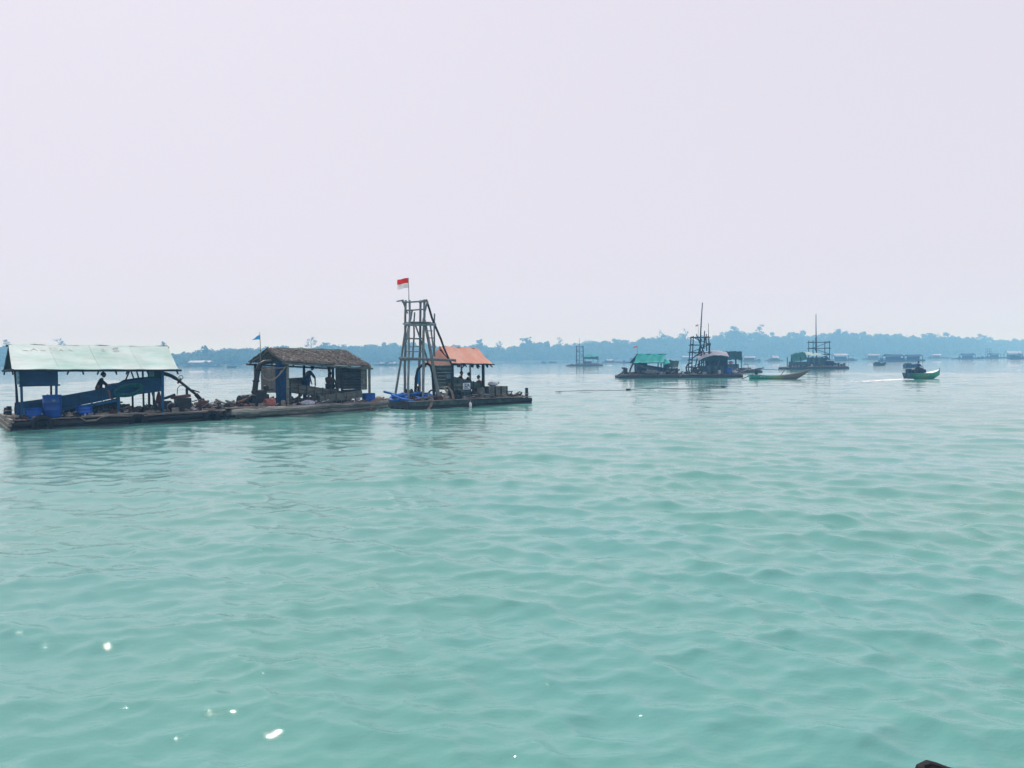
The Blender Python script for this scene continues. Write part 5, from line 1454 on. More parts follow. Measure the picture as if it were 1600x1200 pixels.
drum('R4', (7.16, 0.2, 0.18)[:2] + (.40,), .16, .4, 'small white jug at the right end of the teal raft', mat_=WHITEP, name='jug')
pennant('R4', (2.33, 1.9, 2.72), (2.33, 1.9, 3.9), REDC, [('red_band', REDC, cloth_grid((2.33, 1.9, 3.9), (2.33, 1.9, 3.78), (-.5, 0, -.03), .02, wave=.03)), ('white_band', WHITEC, cloth_grid((2.33, 1.9, 3.77), (2.33, 1.9, 3.67), (-.5, 0, -.03), .02, wave=.03))], 'tiny red and white flag above the bright teal tarpaulin')

# --- raft with the arched lilac tarpaulin and tower (R5)
mid_raft('R5', 'work_raft', 'low dark raft under the arched grey lilac tarpaulin', 7.1, 4.0, WET, seed=5)
s5 = rthing('R5', 'shelter', 'shelter with arched grey lilac tarpaulin and dark walls', 'shelter', (4.2, 2, .45))
rows = []
ua, ub = (2.08, 0.3, 2.33)[0], (5.75, 0.3, 2.29)[0]
for i in range(9):
    t = i / 8; row = []
    for j in range(15):
        s = j / 14
        zf = float(np.interp(s, (0, .2, .5, .8, 1), (2.10, 2.45, 2.72, 2.66, 2.50))); zr = float(np.interp(s, (0, .2, .5, .8, 1), (2.75, 3.10, 3.28, 3.24, 3.10)))
        z = zf + (zr - zf) * math.sin(math.pi * min(t * 1.1, 1.0) * .82) - .02 * math.sin(j * 2.3 + i)
        row.append(Vector((ua + (ub - ua) * s + .10 * t, .2 + 3.2 * t, z)))
    rows.append(row)
MB().sheet(rows, .04).build('roof', TARPL, s5, smooth=True)
wu0, wu1 = (2.82, 0.5, 1.17)[0], (5.58, 0.5, 1.14)[0]
for k in range(7):
    MB().box((wu0 + (wu1 - wu0) * (k + .5) / 7, .5, .93), ((wu1 - wu0) / 7 * .97, .05, .95)).build('wall_board', GREENB if k % 2 else NAVY, s5)
for k in range(4):
    MB().bar((wu0 + .5 * k, .55, 1.5), (wu0 + .5 * k + .35, .55, 2.3), .06, .06).build('strut', DARKP, s5)
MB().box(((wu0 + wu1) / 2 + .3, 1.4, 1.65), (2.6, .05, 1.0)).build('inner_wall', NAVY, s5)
MB().sheet([[Vector((ua + .15 + (ub - ua - .3) * j / 10, .5, 2.02 + .05 * math.sin(j * 3))) for j in range(11)], [Vector((ua + .15 + (ub - ua - .3) * j / 10, .5, float(np.interp(j / 10, (0, .2, .5, .8, 1), (2.10, 2.42, 2.68, 2.62, 2.46))))) for j in range(11)]], .03).build('shade_infill', TARPD, s5)  # dark sheet added as shade inside, below the arch's front edge
MB().box((ua + .75, .9, .95), (1.0, .6, 1.0)).build('cabinet', GREENB, s5)
for k in range(6):
    MB().tube([(ua + .4 + .5 * k, .7, 1.35), (ua + .7 + .5 * k, .8, 2.05)], .05, n=6).build('hung_pole', DARKP if k % 2 else GREYB, s5)
posts(s5, ((wu0 - .3, .5), (wu1, .45), (wu0 + .6, 3.2), (wu1 - .2, 3.2)), 2.45, DARKP, .11)
b5 = (5.78, 0.4, 0.61)
drum('R5', b5[:2] + (.46,), .38, .75, 'blue drum right of the lilac-roofed walls', name='drum')
sack('R5', (b5[0] + .65, .5, .45), (.8, .5, .4), 'pale sack right of the distant blue drum', seed=21)
for lb, (a, b, m_) in (('pale sheet spread on the left deck of the lilac-roofed raft', ((0.45, 0.2, 0.44), (2.13, 0.2, 0.42), SACK)),):
    t = rthing('R5', 'deck_sheet', lb, 'sheet', a)
    MB().sheet([[lerp(a, b, j / 6) + Vector((0, .12 * i, .0 + .03 * math.sin(j * 2 + i))) for j in range(7)] for i in range(4)], .02).build('cloth', m_, t, smooth=True)
lattice('R5', 'drilling_tower', 'dark pole tower left of the arched lilac roof', (1.31, 0.6, 0.42)[0], (3.76, 0.6, 0.39)[0], .6, 2.2, .45, (2.57, 1, 4.94)[2], .26, 5, DARKP, .075, seed=4)
_tw5 = bpy.data.objects['drilling_tower.001']
for k, (a, b) in enumerate((((1.63, 1, 0.18), (2.74, 1.4, 4.64)), ((2.1, 0.7, 1.18), (3.31, 1.2, 5.25)), ((3.13, 0.8, 2.32), (2.08, 1.2, 5.26)), ((2.87, 0.7, 3.47), (2.95, 0.7, 5.62)), ((3.33, 0.7, 2.32), (3.69, 0.9, 4.16)), ((1.49, 0.7, 2.34), (2.72, 0.7, 3.24)))):
    pole(a, b, .075, DARKP, _tw5, 'strut', seed=60 + k)
ppole('R5', 'mast', 'tall slanted mast rising from the lilac raft tower', (2.42, 1.4, 0.39)[:2] + (.5,), (2.87, 1.4, 9.04), .12, DARKP)
ppole('R5', 'stake', 'short thin stake standing beside the slanted mast', (3.77, 1.8, 2.31), (3.7, 1.8, 6.58), .055, DARKP)
pennant('R5', (2.26, 1, 4.64), (2.26, 1, 6.48), REDC, [('red_band', REDC, cloth_grid((2.26, 1, 6.4), (2.26, 1, 6.29), (-.32, 0, -.04), .02, wave=.03)), ('white_band', WHITEC, cloth_grid((2.26, 1, 6.28), (2.26, 1, 6.17), (-.32, 0, -.04), .02, wave=.03))], 'tiny red and white flag beside the slanted mast')
h5 = rthing('R5', 'suction_hose', 'dark hose looping left of the lilac raft tower', 'hose', (0.97, 0.8, 0.19)[:2] + (.45,))
MB().tube([(1.36, 0.8, 1.8), (0.97, 0.8, 1.65), (0.74, 0.8, 1.27), (0.81, 0.8, 0.81), (1.2, 0.8, 0.42)], .09, n=8).build('hose', RUBBER, h5, smooth=True)
e5 = rthing('R5', 'engine', 'rusty engine heap under the lilac raft tower', 'engine', (1.84, 0.9, 0.18)[:2] + (.45,))
c = V3((1.91, 0.9, 0.41)); MB().box((c.x, c.y, .75), (.9, .6, .55)).build('block', IRON, e5, bevel=.04)
MB().box((c.x - .1, c.y, 1.1), (.5, .4, .25)).build('cover', RUST, e5, bevel=.03)
MB().torus((c.x - .6, c.y - .3, .75), .22, .05, (0, 1, 0), n=14, k=6).build('flywheel', IRON, e5, smooth=True)
MB().tube([(c.x + .5, c.y, .8), (c.x + .9, c.y, 1.2)], .05, n=6).build('exhaust', IRON, e5)

# --- raft behind with the dark green awning (R8)
mid_raft('R8', 'work_raft', 'raft under dark green awning behind the lilac roof', 8.0, 3.5, WET, seed=8)
s8 = rthing('R8', 'shelter', 'dark green awning on posts behind the lilac roof', 'shelter', (4, 1.6, .45))
E0, E1, G0, G1 = (1.57, 0.3, 2.05), (5.31, 0.3, 2.01), (2.06, 1, 3.33), (5.43, 1, 3.3)
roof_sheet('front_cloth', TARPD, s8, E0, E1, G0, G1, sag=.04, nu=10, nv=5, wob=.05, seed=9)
roof_sheet('roof', TARPL, s8, (G0[0], 3.2, G0[2] - .3), (G1[0], 3.2, G1[2] - .3), V3(G0) + Vector((-.1, 0, .03)), V3(G1) + Vector((.1, 0, .03)), sag=.05, nu=8, nv=4, wob=.04, seed=10)
posts(s8, ((E0[0] + 1.2, .5), (E1[0] - .9, .5), (E1[0] - .1, .5), (E0[0] + 1.0, 3.0), (E1[0] - .3, 3.0)), E0[2] + .2, DARKP, .10)
MB().box(((E0[0] + E1[0]) / 2 + .3, 1.6, .95), (2.6, .8, .8)).build('low_wall', GREENB, s8)
MB().bar((E1[0] + .1, .3, 1.3), (E1[0] + .9, .3, 1.3), .06).build('hand_rail', DARKP, s8)
MB().bar((E1[0] + .88, .3, .45), (E1[0] + .88, .3, 1.3), .06).build('post', DARKP, s8)
sack('R8', (E1[0] - 1.7, .6, 1.36), (.7, .5, .45), 'pink bundle on the wall under the dark green awning', m_=PINKP, seed=31, name='bundle')

# --- raft with the dark green gable and tall upright mast (R6)
mid_raft('R6', 'work_raft', 'long low raft carrying the upright mast', 11.2, 5.0, WET, seed=11)
s6 = rthing('R6', 'shelter', 'shelter with pale green ridge and dark green gable side', 'shelter', (4, 2.5, .45))
E0, E1, G0, G1 = (3.7, 0.4, 2.62), (7.21, 0.4, 2.46), (3.2, 2.6, 3.37), (7.01, 2.6, 2.96)
roof_sheet('roof', TARPG, s6, E0, E1, G0, G1, sag=.1, nu=10, nv=5, wob=.05, seed=12)
roof_sheet('side_cloth', TARPM, s6, (0.47, 0.5, 1.32), (3.7, 0.4, 1.77), (0.92, 1.4, 2.77), (3.64, 1.5, 3.23), sag=.05, nu=10, nv=5, wob=.08, seed=13)
roof_sheet('top_cloth', TARPM, s6, (0.92, 1.4, 2.77), (3.64, 1.5, 3.23), (1.92, 2.8, 3.02), (3.39, 2.8, 3.37), sag=.0, nu=6, nv=3, wob=.04, seed=14)
wu0, wu1 = (3.7, 0.7, 1.41)[0], (6.85, 0.7, 1.37)[0]
for k in range(6):
    MB().box((wu0 + (wu1 - wu0) * (k + .5) / 6, .8, 1.35), ((wu1 - wu0) / 6 * .96, .06, 1.7)).build('wall_board', TARPD if k % 2 else GREENB, s6)
MB().box(((1.96, 0.6, 0.82)[0], .6, .95), (3.6, .06, .95)).build('low_wall', GREENB, s6)
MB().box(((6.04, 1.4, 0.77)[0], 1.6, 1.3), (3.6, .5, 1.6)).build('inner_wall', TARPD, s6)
MB().bar((0.23, 0.5, 0.72), (3.74, 0.5, 1.16), .06, .3).build('chute_board', GREENB, s6)
MB().tube([(7.42, 1.2, 2.46), (8.15, 1.2, 1.72), (9.01, 1.2, 0.86)], .14, n=7).build('down_pipe', IRON, s6, smooth=True)
posts(s6, (((0.75, 0.6, 0.83)[0], .6), ((2.45, 0.6, 0.81)[0], .6), (wu1 + .3, .7), (1.2, 4.2), (6.0, 4.2)), 2.3, DARKP, .13)
lattice('R6', 'drilling_tower', 'square pole tower beside the tall upright mast', (5.25, 2.2, 2)[0], (8.44, 2.2, 1.97)[0], 1.8, 4.0, .45, (6.72, 2.5, 5.17)[2], .02, 4, DARKP, .085, seed=6)
ppole('R6', 'mast', 'tall upright mast on the raft with dark green gable', (6.28, 2.6, 0.14)[:2] + (.5,), (6.13, 2.6, 10.45), .14, DARKP)
ppole('R6', 'stake', 'short stake leaning against the foot of the upright mast', (5.86, 2.2, 3.46), (5.86, 2.2, 5.91), .08, DARKP)
e6 = rthing('R6', 'machine', 'dark machine with pale panel right of the square pole tower', 'engine', (8.2, 1, 0.14)[:2] + (.45,))
c = V3((8.19, 1, 0.75)); MB().box((c.x, c.y, 1.05), (1.2, .8, .8)).build('block', NAVY, e6, bevel=.05)
MB().box((c.x, c.y - .02, 1.60), (1.4, .9, .12)).build('cover', SACK, e6)
MB().torus((c.x + .9, c.y, .8), .3, .08, (0, 1, 0), n=14, k=6).build('flywheel', IRON, e6, smooth=True)
for k in range(5):
    c_ = (8.6 + .55 * k, .8, .45)
    drum('R6', c_, .20 + .02 * (k % 2), .45 + .12 * (k % 3), ('leftmost', 'second', 'middle', 'fourth', 'rightmost')[k] + ' dark drum in the row at the right end of the mast raft', mat_=IRON if k % 2 else WET, group='drums in a row on the mast raft', lid=False, name='dark_drum')

# --- faint raft with the ladder-like tower (R7)
mid_raft('R7', 'work_raft', 'faint low raft carrying the ladder-like tower', 11.0, 5.0, GREENB, seed=15)
lattice('R7', 'drilling_tower', 'thin ladder-like tower on the faint small raft', (2.84, 1.5, 1.43)[0], (5.08, 1.5, 1.41)[0], 1.5, 3.2, .45, (3.9, 1.5, 6.31)[2], .08, 4, DARKP, .10, seed=9)
ppole('R7', 'mast', 'thin mast rising through the ladder-like tower', (3.8, 2, 0.4)[:2] + (.5,), (3.82, 2, 8.96), .10, DARKP)
s7 = rthing('R7', 'shelter', 'small teal roof right of the ladder-like tower', 'shelter', (7.5, 2.5, .45))
roof_sheet('roof', TARPT, s7, (5.01, 0.6, 2.83), (9.48, 0.6, 2.99), (6.01, 2.5, 3.75), (9.9, 2.5, 3.6), sag=.1, nu=8, nv=4, wob=.05, seed=16)
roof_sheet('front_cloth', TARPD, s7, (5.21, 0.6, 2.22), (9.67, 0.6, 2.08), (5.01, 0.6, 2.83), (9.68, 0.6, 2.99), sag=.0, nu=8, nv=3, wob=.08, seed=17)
posts(s7, ((5.6, .8), (8.0, .8), (9.8, .8), (5.6, 4), (9.8, 4)), 2.4, DARKP, .12)
MB().box((6.4, 1.6, 1.0), (2.4, .9, 1.0)).build('low_wall', GREENB, s7)

# ================================================================== boats
def hull(parent, m_side, L_, beam, sheer0, sheer_mid, sheer1, keel_rise=.5, n=18, name='hull', m_in=None):
    """open lofted hull along +x, stern at 0; returns the hull part"""
    secs = []
    for i in range(n + 1):
        t = i / n
        w = beam / 2 * (1 - (max(0, t - .45) / .55) ** 2.2) * (.82 + .18 * min(1, t / .25))
        w = max(w, .02)
        sh = sheer_mid + (sheer0 - sheer_mid) * (1 - t) ** 3 + (sheer1 - sheer_mid) * t ** 4
        ke = -.12 + (sheer1 - .15 + .12) * max(0, (t - .72) / .28) ** 1.6 * keel_rise
        x = L_ * t
        secs.append((x, w, sh, ke))
    rows = []
    for x, w, sh, ke in secs:
        r_ = []
        for s in (-1, -.86, -.55, 0, .55, .86, 1):
            a = abs(s)
            z = ke + (sh - ke) * (a ** 2.6)
            r_.append(Vector((x, s * w, z)))
        rows.append(r_)
    o = MB().sheet(rows, .04).build(name, m_side, parent, smooth=True)
    tr = rows[0]
    MB().add([Vector((p.x - .001, p.y, p.z)) for p in tr] + [Vector((p.x + .04, p.y, p.z)) for p in tr], [tuple(range(7))[::-1], tuple(range(7, 14))] + [(k, k + 1, k + 8, k + 7) for k in range(6)] + [(6, 0, 7, 13)]).build('transom', m_side, parent)
    for s in (0, 6):
        MB().tube([r_[s] + Vector((0, 0, .01)) for r_ in rows], .032, n=6).build('gunwale', m_in or m_side, parent, smooth=True)
    return o, secs

def paint_mat(name, stops):
    """hull paint changing along the boat"""
    m, nt, b = new_mat(name); N, L = nt.nodes, nt.links
    tc = N.new('ShaderNodeTexCoord'); sx = N.new('ShaderNodeSeparateXYZ'); L.new(tc.outputs['Object'], sx.inputs[0])
    nz = N.new('ShaderNodeTexNoise'); nz.inputs['Scale'].default_value = 3.5; nz.inputs['Detail'].default_value = 6; L.new(tc.outputs['Object'], nz.inputs['Vector'])
    ma = N.new('ShaderNodeMath'); ma.operation = 'MULTIPLY_ADD'; ma.inputs[1].default_value = 1.2; L.new(nz.outputs['Fac'], ma.inputs[0]); L.new(sx.outputs['X'], ma.inputs[2])
    mr = N.new('ShaderNodeMapRange'); mr.inputs['From Min'].default_value = .6; mr.inputs['From Max'].default_value = 6.6; L.new(ma.outputs[0], mr.inputs['Value'])
    rp = N.new('ShaderNodeValToRGB'); el = rp.color_ramp.elements
    while len(el) < len(stops): el.new(.5)
    for e, (p, c) in zip(el, stops): e.position = p; e.color = (*c, 1)
    L.new(mr.outputs[0], rp.inputs[0]); L.new(rp.outputs[0], b.inputs['Base Color']); b.inputs['Roughness'].default_value = .6
    return m
LBP = paint_mat('longboat_paint', ((0.0, (.016, .26, .20)), (.30, (.03, .32, .18)), (.48, (.30, .38, .14)), (.62, (.18, .14, .09)), (1.0, (.14, .105, .075))))
GBP = paint_mat('green_boat_paint', ((0.0, (.008, .06, .10)), (.16, (.05, .30, .14)), (.30, (.16, .34, .14)), (.42, (.04, .30, .16)), (1.0, (.04, .46, .28))))

lb = thing('longboat', 'green and brown longboat with upswept bow below the dark green awning', 'boat', (25.74, 83.19, 0), R(-4))
ho, secs = hull(lb, LBP, 6.3, 1.05, .52, .33, 1.02, 1.0)
for t in (.2, .42, .62):
    MB().box((6 * t, 0, .36), (.22, 1.0, .04)).build('thwart', LOGM, lb)
MB().bar((.25, 0, 1.12), (3.6, .1, 1.0), .05).build('roof_pole', DARKP, lb)
MB().bar((.7, 0, .3), (.7, 0, 1.15), .06).build('pole_stand', DARKP, lb)
MB().bar((3.3, 0, .4), (3.75, .05, 1.02), .05).build('pole_stand', DARKP, lb)
MB().box((.72, 0, .78), (.32, .35, .5)).build('engine', IRON, lb, bevel=.04)
MB().tube([(-.9, 0, .0), (.4, 0, .62)], .04, n=7).build('tiller_shaft', IRON, lb)
mb = MB(); g = random.Random(3)
for k in range(5):                                    # yellow brush marks along the side
    x = 1.0 + .34 * k
    MB().tube([(x, -.585 - .0, .24), (x + .10, -.60, .36), (x + .20, -.585, .25)], .022, n=5).build('painted_mark', TARPG, lb)

gb = thing('motorboat', 'green motorboat under way with a raised white bow', 'boat', (40.41, 78.68, 0), R(16))
ho, secs = hull(gb, GBP, 4.2, 1.35, .62, .52, .92, .55)
MB().sheet([[Vector((x, -w * s, sh + .035)) for s in (-1, 0, 1)] for x, w, sh, ke in secs[11:]], .04).build('foredeck', WHITEP, gb, smooth=True)
MB().bar((4.18, 0, .35), (4.23, 0, 1.06), .06, .05).build('stem_post', DARKP, gb)
MB().box((.28, 0, .78), (.36, .42, .56)).build('outboard_engine', NAVY, gb, bevel=.06)
MB().tube([(.05, 0, .6), (-.25, 0, .1), (-.35, 0, -.15)], .06, n=7).build('outboard_leg', IRON, gb)
MB().bar((.15, .3, .6), (.18, .3, 1.55), .035).build('staff', POLE, gb)
MB().box((1.05, .1, .70), (.8, .75, .55), jit=.05).build('cargo', IRON, gb, bevel=.08)
MB().box((1.62, -.05, .86), (.7, .7, .5), jit=.06).build('cargo', NAVY, gb, bevel=.10)
MB().box((2.1, .05, .80), (.35, .6, .35), jit=.04).build('cargo', TARPD, gb, bevel=.08)
for k in range(3):
    MB().tube([(1.55 + .28 * k, -.628 + .01 * k, .30), (1.62 + .28 * k, -.635, .45), (1.72 + .28 * k, -.628, .33)], .02, n=5).build('painted_mark', TARPG, gb)
FRAMES['GB'] = (tuple(gb.location), R(16))
p = (1.35, -.12, .98)
person('GB', p, seated(p, R(5), lean=.05, arm_fwd=.40, arm_dz=-.26, drop=.30, knee=.34), 'person in navy shirt seated amid cargo on the green motorboat', shirt=NAVYC, shorts=GREYC, face=R(5))

def skiff(px, label, L_, m_, rz=0.0, cabin=None, beam=1.1):
    t = thing('skiff', label, 'boat', px, rz)
    hull(t, m_, L_, beam, .55, .45, .8, .5, n=10)
    MB().box((L_ * .35, 0, .62), (L_ * .28, beam * .6, .42)).build('cargo', cabin or IRON, t, bevel=.05)
    MB().box((L_ * .12, 0, .66), (L_ * .1, beam * .5, .40)).build('engine', IRON, t, bevel=.05)
    MB().box((L_ * .62, 0, .42), (.2, beam * .8, .05)).build('thwart', LOGM, t)
    return t
skiff((78.18, 153.23, 0), 'small dark skiff just above the green motorboat', 3.0, NAVY, R(3), TARPD)
skiff((87.84, 186.48, 0), 'tiny dark skiff left of the green motorboat', 3.0, GREENB, R(-2), TARPD)
skiff((-123.31, 332.85, 0), 'tiny teal skiff left of the blue pennant', 4.0, TARPD, R(5), SKYB)
skiff((21.81, 456.48, 0), 'tiny dark skiff left of the faint raft with a ladder-like tower', 5.0, GREENB, R(0), IRON)
skiff((17.66, 457.54, 0), 'tiny boat speck left of the tiny dark skiff', 3.0, GREENB, R(0), IRON)

# far rafts along the shore: float, posts, roof, wall
def far_raft(loc, L_, roofs, label, m_=None, tower=None, wall=1.5, seed=0, boom=0.0):
    g = random.Random(seed); m_ = m_ or GREENB
    t = thing('far_raft', label, 'raft', loc, 0, 'far rafts near the wooded shore')
    for v in (0, 1.6, 3.2):
        MB().tube([(-.3, v, .15), (L_ + .3, v, .15)], .35, n=7).build('float', m_, t, smooth=True)
    MB().box((L_ / 2, 1.6, .5), (L_, 3.6, .12)).build('deck', m_, t)
    if boom: MB().tube([(-boom, 1.0, .35), (L_ + boom * .6, 1.0, .3)], .22, n=6).build('boom', m_, t, smooth=True)
    for (f0, f1, z0, z1, rm) in roofs:
        z0, z1 = z0 * .78 + g.uniform(-.15, .15), z1 * .82 + g.uniform(-.15, .25)
        a, b = L_ * f0, L_ * f1
        MB().sheet([[(a, -.2, z0), ((a + b) / 2, -.2, z0 - .08), (b, -.2, z0)], [(a + .4, 1.5, z1 + g.uniform(-.2, .1)), ((a + b) / 2, 1.5, z1 - .2), (b - .4, 1.5, z1 + g.uniform(-.3, .1))], [(a, 3.4, z0), ((a + b) / 2, 3.4, z0), (b, 3.4, z0)]], .05).build('roof', rm, t)
        for u_ in (a + .15, b - .15):
            for v in (.1, 3.1):
                MB().bar((u_, v, .5), (u_, v, z0), .22).build('post', DARKP, t)
        MB().box((a + (b - a) * .45, .9, .55 + min(wall, z0 - .7) * .5), ((b - a) * .8, .1, min(wall, z0 - .7))).build('wall', m_, t)
        MB().box((a + (b - a) * .3, 1.6, 1.0), ((b - a) * .3, .9, .9)).build('machine', IRON, t)
        for q in range(3):
            MB().box((g.uniform(0, L_), g.uniform(.2, 2.5), .56 + .25), (g.uniform(.5, 1.6), .8, g.uniform(.4, .9)), rz=g.uniform(-.4, .4), ry=g.uniform(-.2, .2)).build('crate', m_, t)
        MB().tube([(g.uniform(-.5, L_ * .5), .4, .6), (g.uniform(L_ * .5, L_), .4, g.uniform(.8, 2.2))], .12, n=6).build('spar', m_, t)
    if tower:
        u0, u1, z1 = tower
        for u_ in (u0, u1):
            for v in (.8, 2.2):
                MB().bar((u_, v, .5), (u_ + (.25 if u_ == u0 else -.25), v, z1), .13).build('tower_leg', DARKP, t)
        for k in range(1, 4):
            z = .5 + (z1 - .5) * k / 3
            MB().bar((u0, .8, z), (u1, .8, z), .11).build('tower_bar', DARKP, t)
    return t
far_raft((148.81, 307.79, 0), 16.5, ((.06, .52, 2.7, 3.3, NAVY), (.58, .97, 2.6, 3.5, NAVY)), 'long navy double raft above and left of the green motorboat', NAVY, wall=1.7, seed=1, boom=1.5)
far_raft((158.40, 377.75, 0), 10.5, ((.02, .7, 3.2, 4.2, TARPL),), 'pale-roofed far raft just right of the upright mast raft', NAVY, wall=1.4, seed=2, boom=2.5)
far_raft((120.97, 402.98, 0), 9.0, ((.1, .8, 2.6, 3.2, TARPL),), 'low pale far raft right of the dark green awning', GREENB, wall=1.7, seed=3, boom=2)
far_raft((136.32, 405.69, 0), 6.0, ((.2, .85, 2.2, 3.8, TARPL),), 'tiny peaked far raft left of the dark green gable', GREENB, seed=4, boom=2.5)
far_raft((233.22, 399.73, 0), 11.0, ((.12, .75, 2.4, 3.4, NAVY),), 'small far raft with outstretched booms right of the long navy raft', NAVY, seed=5, boom=4)
far_raft((267.30, 434.57, 0), 12.0, ((.3, .8, 2.8, 3.6, GREENB),), 'far raft with a short tower near the right edge', NAVY, tower=(2.0, 4.5, 5.5), seed=6, boom=4)
far_raft((285.49, 443.13, 0), 13.0, ((.02, .7, 4.0, 5.2, TARPL),), 'pale-roofed far raft closest to the right edge', NAVY, seed=7, wall=1.5, boom=3)
far_raft((233.81, 358.27, 0), 6.0, ((.1, .8, 2.0, 2.6, NAVY),), 'low dark far raft touching the right edge', NAVY, seed=8, boom=2)
far_raft((280.69, 514.14, 0), 12.0, ((.1, .6, 2.6, 3.6, TARPL),), 'pale faint raft right of the long navy double raft', GREENB, seed=9, boom=4)
far_raft((213.87, 463.94, 0), 12.0, ((.1, .75, 3.2, 4.2, TARPL),), 'pale faint raft left of the long navy double raft', GREENB, seed=10, boom=2)
far_raft((121.66, 550.35, 0), 11.0, ((.05, .9, 3.4, 4.2, TARPL),), 'faint pale raft seen between the teal roof and lilac tower', GREENB, seed=11, boom=3)
far_raft((54.73, 374.69, 0), 11.0, ((.3, .95, 2.2, 2.8, NAVY),), 'faint raft left of the bright teal tarpaulin', NAVY, seed=12, boom=2)
far_raft((50.77, 416.46, 0), 8.0, ((.1, .5, 1.6, 2.0, TARPL),), 'very faint low raft right of the small teal roof', GREENB, seed=13, boom=2)
far_raft((-24.04, 460.45, 0), 7.0, ((.3, .9, 1.4, 1.8, TARPL),), 'faint low raft right of the orange roof edge', GREENB, seed=14, boom=2)
far_raft((-170.11, 422.18, 0), 9.0, ((.0, .25, 1.6, 2.2, NAVY),), 'faint low raft between pale green roof and blue pennant', NAVY, seed=15, boom=4)
far_raft((-174.88, 410.25, 0), 6.0, ((.1, .9, 1.2, 1.6, NAVY),), 'faint flat raft just right of the pale green roof', GREENB, seed=16, boom=1)
far_raft((-65.71, 376.18, 0), 10.0, ((.1, .4, 1.3, 1.7, TARPL), (.55, .9, 1.3, 1.8, TARPL)), 'faint pale raft between thatched hut and tall tower', GREENB, seed=17, boom=3)
far_raft((-72.68, 286.30, 0), 6.0, ((.1, .9, 1.5, 1.9, SKYB),), 'faint raft seen beneath the thatched roof', NAVY, seed=18, boom=1)

# pale roofs of buildings on the left shore
for i, (b_, L_) in enumerate(((-22.7, 11.0), (-21.9, 6.0))):
    d, _ = shore(b_)
    t = thing('boathouse', ('long pale-roofed boathouse on the shore right of the pale green roof', 'small pale-roofed hut at the tip of the headland')[i], 'building', (d * math.sin(R(b_)), (d - 3) * math.cos(R(b_)), .5), R(-20))
    MB().box((L_ / 2, 2, 1.0), (L_, 3.6, 2.0)).build('wall', GREENB, t)
    MB().sheet([[(-.4, -.3, 1.9), (L_ + .4, -.3, 1.9)], [(-.4, 2, 3.0), (L_ + .4, 2, 3.0)], [(-.4, 4.3, 1.9), (L_ + .4, 4.3, 1.9)]], .08).build('roof', TARPL, t)
    MB().box((L_ * .4, .19, .9), (1.2, .05, 1.6)).build('door', DARKP, t)

# floating line lying on the water in the middle distance
fl = thing('floating_line', 'thin dark floating line on the open water right of the orange-roofed raft', 'rope', (9.95, 59.66, 0))
a, b = Vector((3.21, 56.70, 0)), Vector((17.76, 62.84, 0))
o = fl.location.copy(); g = random.Random(2)
MB().tube([lerp(a, b, i / 30) - o + Vector((0, .8 * math.sin(i * .5), .03 + .02 * g.random())) for i in range(31)], .018, n=5).build('line', RUBBER, fl, smooth=True)
for k, t in enumerate((.40, .97)):
    p = lerp(a, b, t) - o + Vector((0, 0, .06))
    MB().lathe(p - Vector((.25, 0, 0)), [(.03, 0), (.06, .05), (.06, .32), (.03, .36)], n=9, axis='X').build('float', RUBBER, fl, smooth=True)

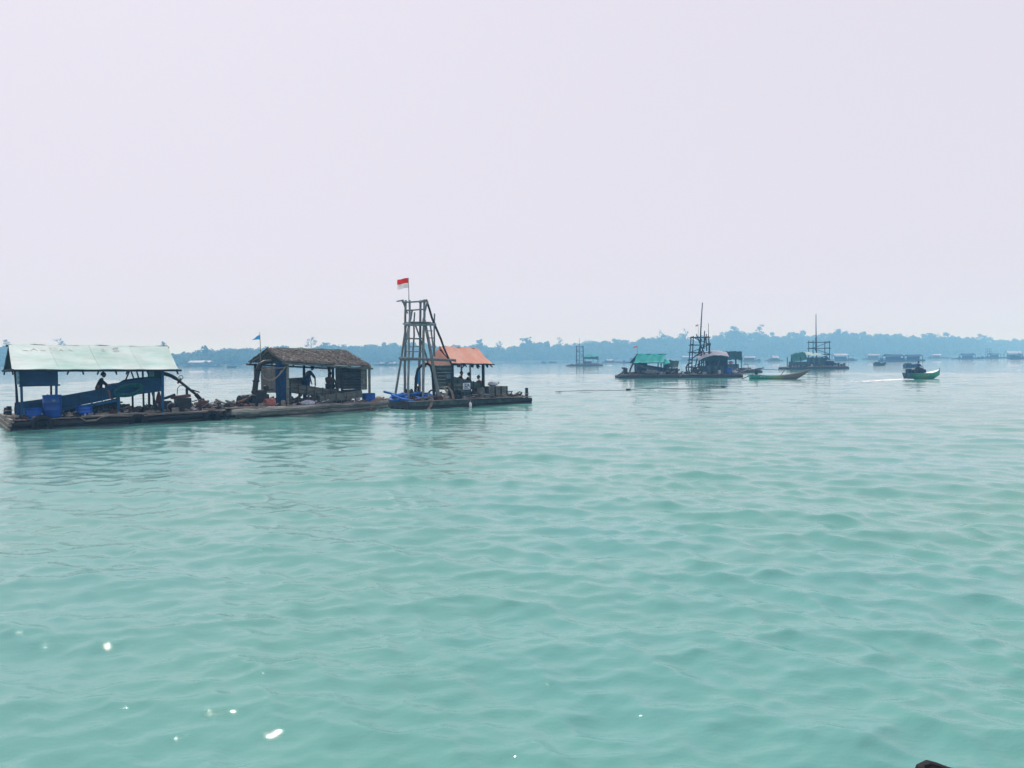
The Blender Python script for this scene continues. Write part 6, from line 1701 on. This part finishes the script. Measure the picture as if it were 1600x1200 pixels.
# wake of the motorboat: broken foam
def wake():
    g = np.random.default_rng(9); mb = MB()
    p0 = Vector((39.73, 77.72, 0)); d = (Vector((32.29, 71.71, 0)) - p0); WL = d.length; d.normalize(); s = Vector((-d.y, d.x, 0))
    for k in range(200):
        t = g.uniform(0, 1) ** 1.3 * WL
        c = p0 + d * t + s * g.normal(0, .22 + .035 * t)
        r_ = g.uniform(.05, .22) * (1 - t / 22)
        n = 8; ph = g.uniform(0, 6); h = g.uniform(.015, .06) * (1.4 - t / WL); sx = g.uniform(1.0, 2.6)
        ring = lambda f, z: [c + Vector((f * r_ * sx * math.cos(2 * math.pi * i / n + ph), f * r_ * math.sin(2 * math.pi * i / n + ph), z)) for i in range(n)]
        mb.add(ring(1.0, -.02) + ring(.85, .02 + h * .6) + ring(.45, .02 + h), [(i, (i + 1) % n, n + (i + 1) % n, n + i) for i in range(n)] + [(n + i, n + (i + 1) % n, 2 * n + (i + 1) % n, 2 * n + i) for i in range(n)] + [tuple(range(2 * n, 3 * n))])
    o = mb.build('wake_foam', WHITEP, smooth=True)
    tag(o, 'white foam wake trailing left behind the green motorboat', 'foam', kind='stuff')
wake()

# dark rubber tip of the viewer's own boat at the lower right
def own_boat():
    t = thing('fender', 'black rubber fender tip of the near boat at the lower right', 'fender', (1.298, 2.4, 1.185), 0)
    MB().tube([(-.014, .0, -.45), (-.012, .0, -.12), (-.011, 0, -.03), (-.003, .0, -.006), (.012, .0, .0), (.035, 0, -.007), (.07, 0, -.022), (.14, 0, -.045), (.45, .0, -.16)], [.026, .026, .025, .024, .025, .025, .026, .028, .03], n=16).build('rubber', RUBBER, t, smooth=True)
    MB().tube([(-.006, -.012, .015), (.012, -.012, .021), (.035, -.012, .014), (.07, -.012, -.001), (.14, -.012, -.024)], .004, n=6).build('seam', RUBBER, t, smooth=True)
    MB().box((.30, .12, -.62), (1.3, .12, .62)).build('gunwale', WET, t, bevel=.02)
own_boat()

for fr, nm, L_, n, sd in (('R4', 'work_raft', 7.0, 40, 41), ('R5', 'work_raft.001', 7.0, 40, 42), ('R8', 'work_raft.002', 7.5, 30, 43), ('R6', 'work_raft.003', 11, 44, 44), ('R7', 'work_raft.004', 10.5, 24, 45)):
    deck_clutter(fr, bpy.data.objects[nm], .3, L_, .3, 2.2, .43, n, sd, 1.7)

# ------------------------------------------------------------------ haze: the smoky air itself
def build_haze():
    m = bpy.data.materials.new('haze_air'); m.use_nodes = True
    N, L = m.node_tree.nodes, m.node_tree.links
    N.clear()
    pv = N.new('ShaderNodeVolumePrincipled')
    pv.inputs['Color'].default_value = (0.27, 0.59, 1.0, 1)
    pv.inputs['Absorption Color'].default_value = (1, 1, 1, 1)
    pv.inputs['Density'].default_value = 0.0014
    pv.inputs['Anisotropy'].default_value = 0.0
    out = N.new('ShaderNodeOutputMaterial')
    L.new(pv.outputs[0], out.inputs['Volume'])
    o = MB().box((0, 0, 22.5), (29000, 29000, 49)).build('haze', m)
    tag(o, 'thin bluish smoke haze hanging over the whole sea', 'haze', kind='stuff')
build_haze()
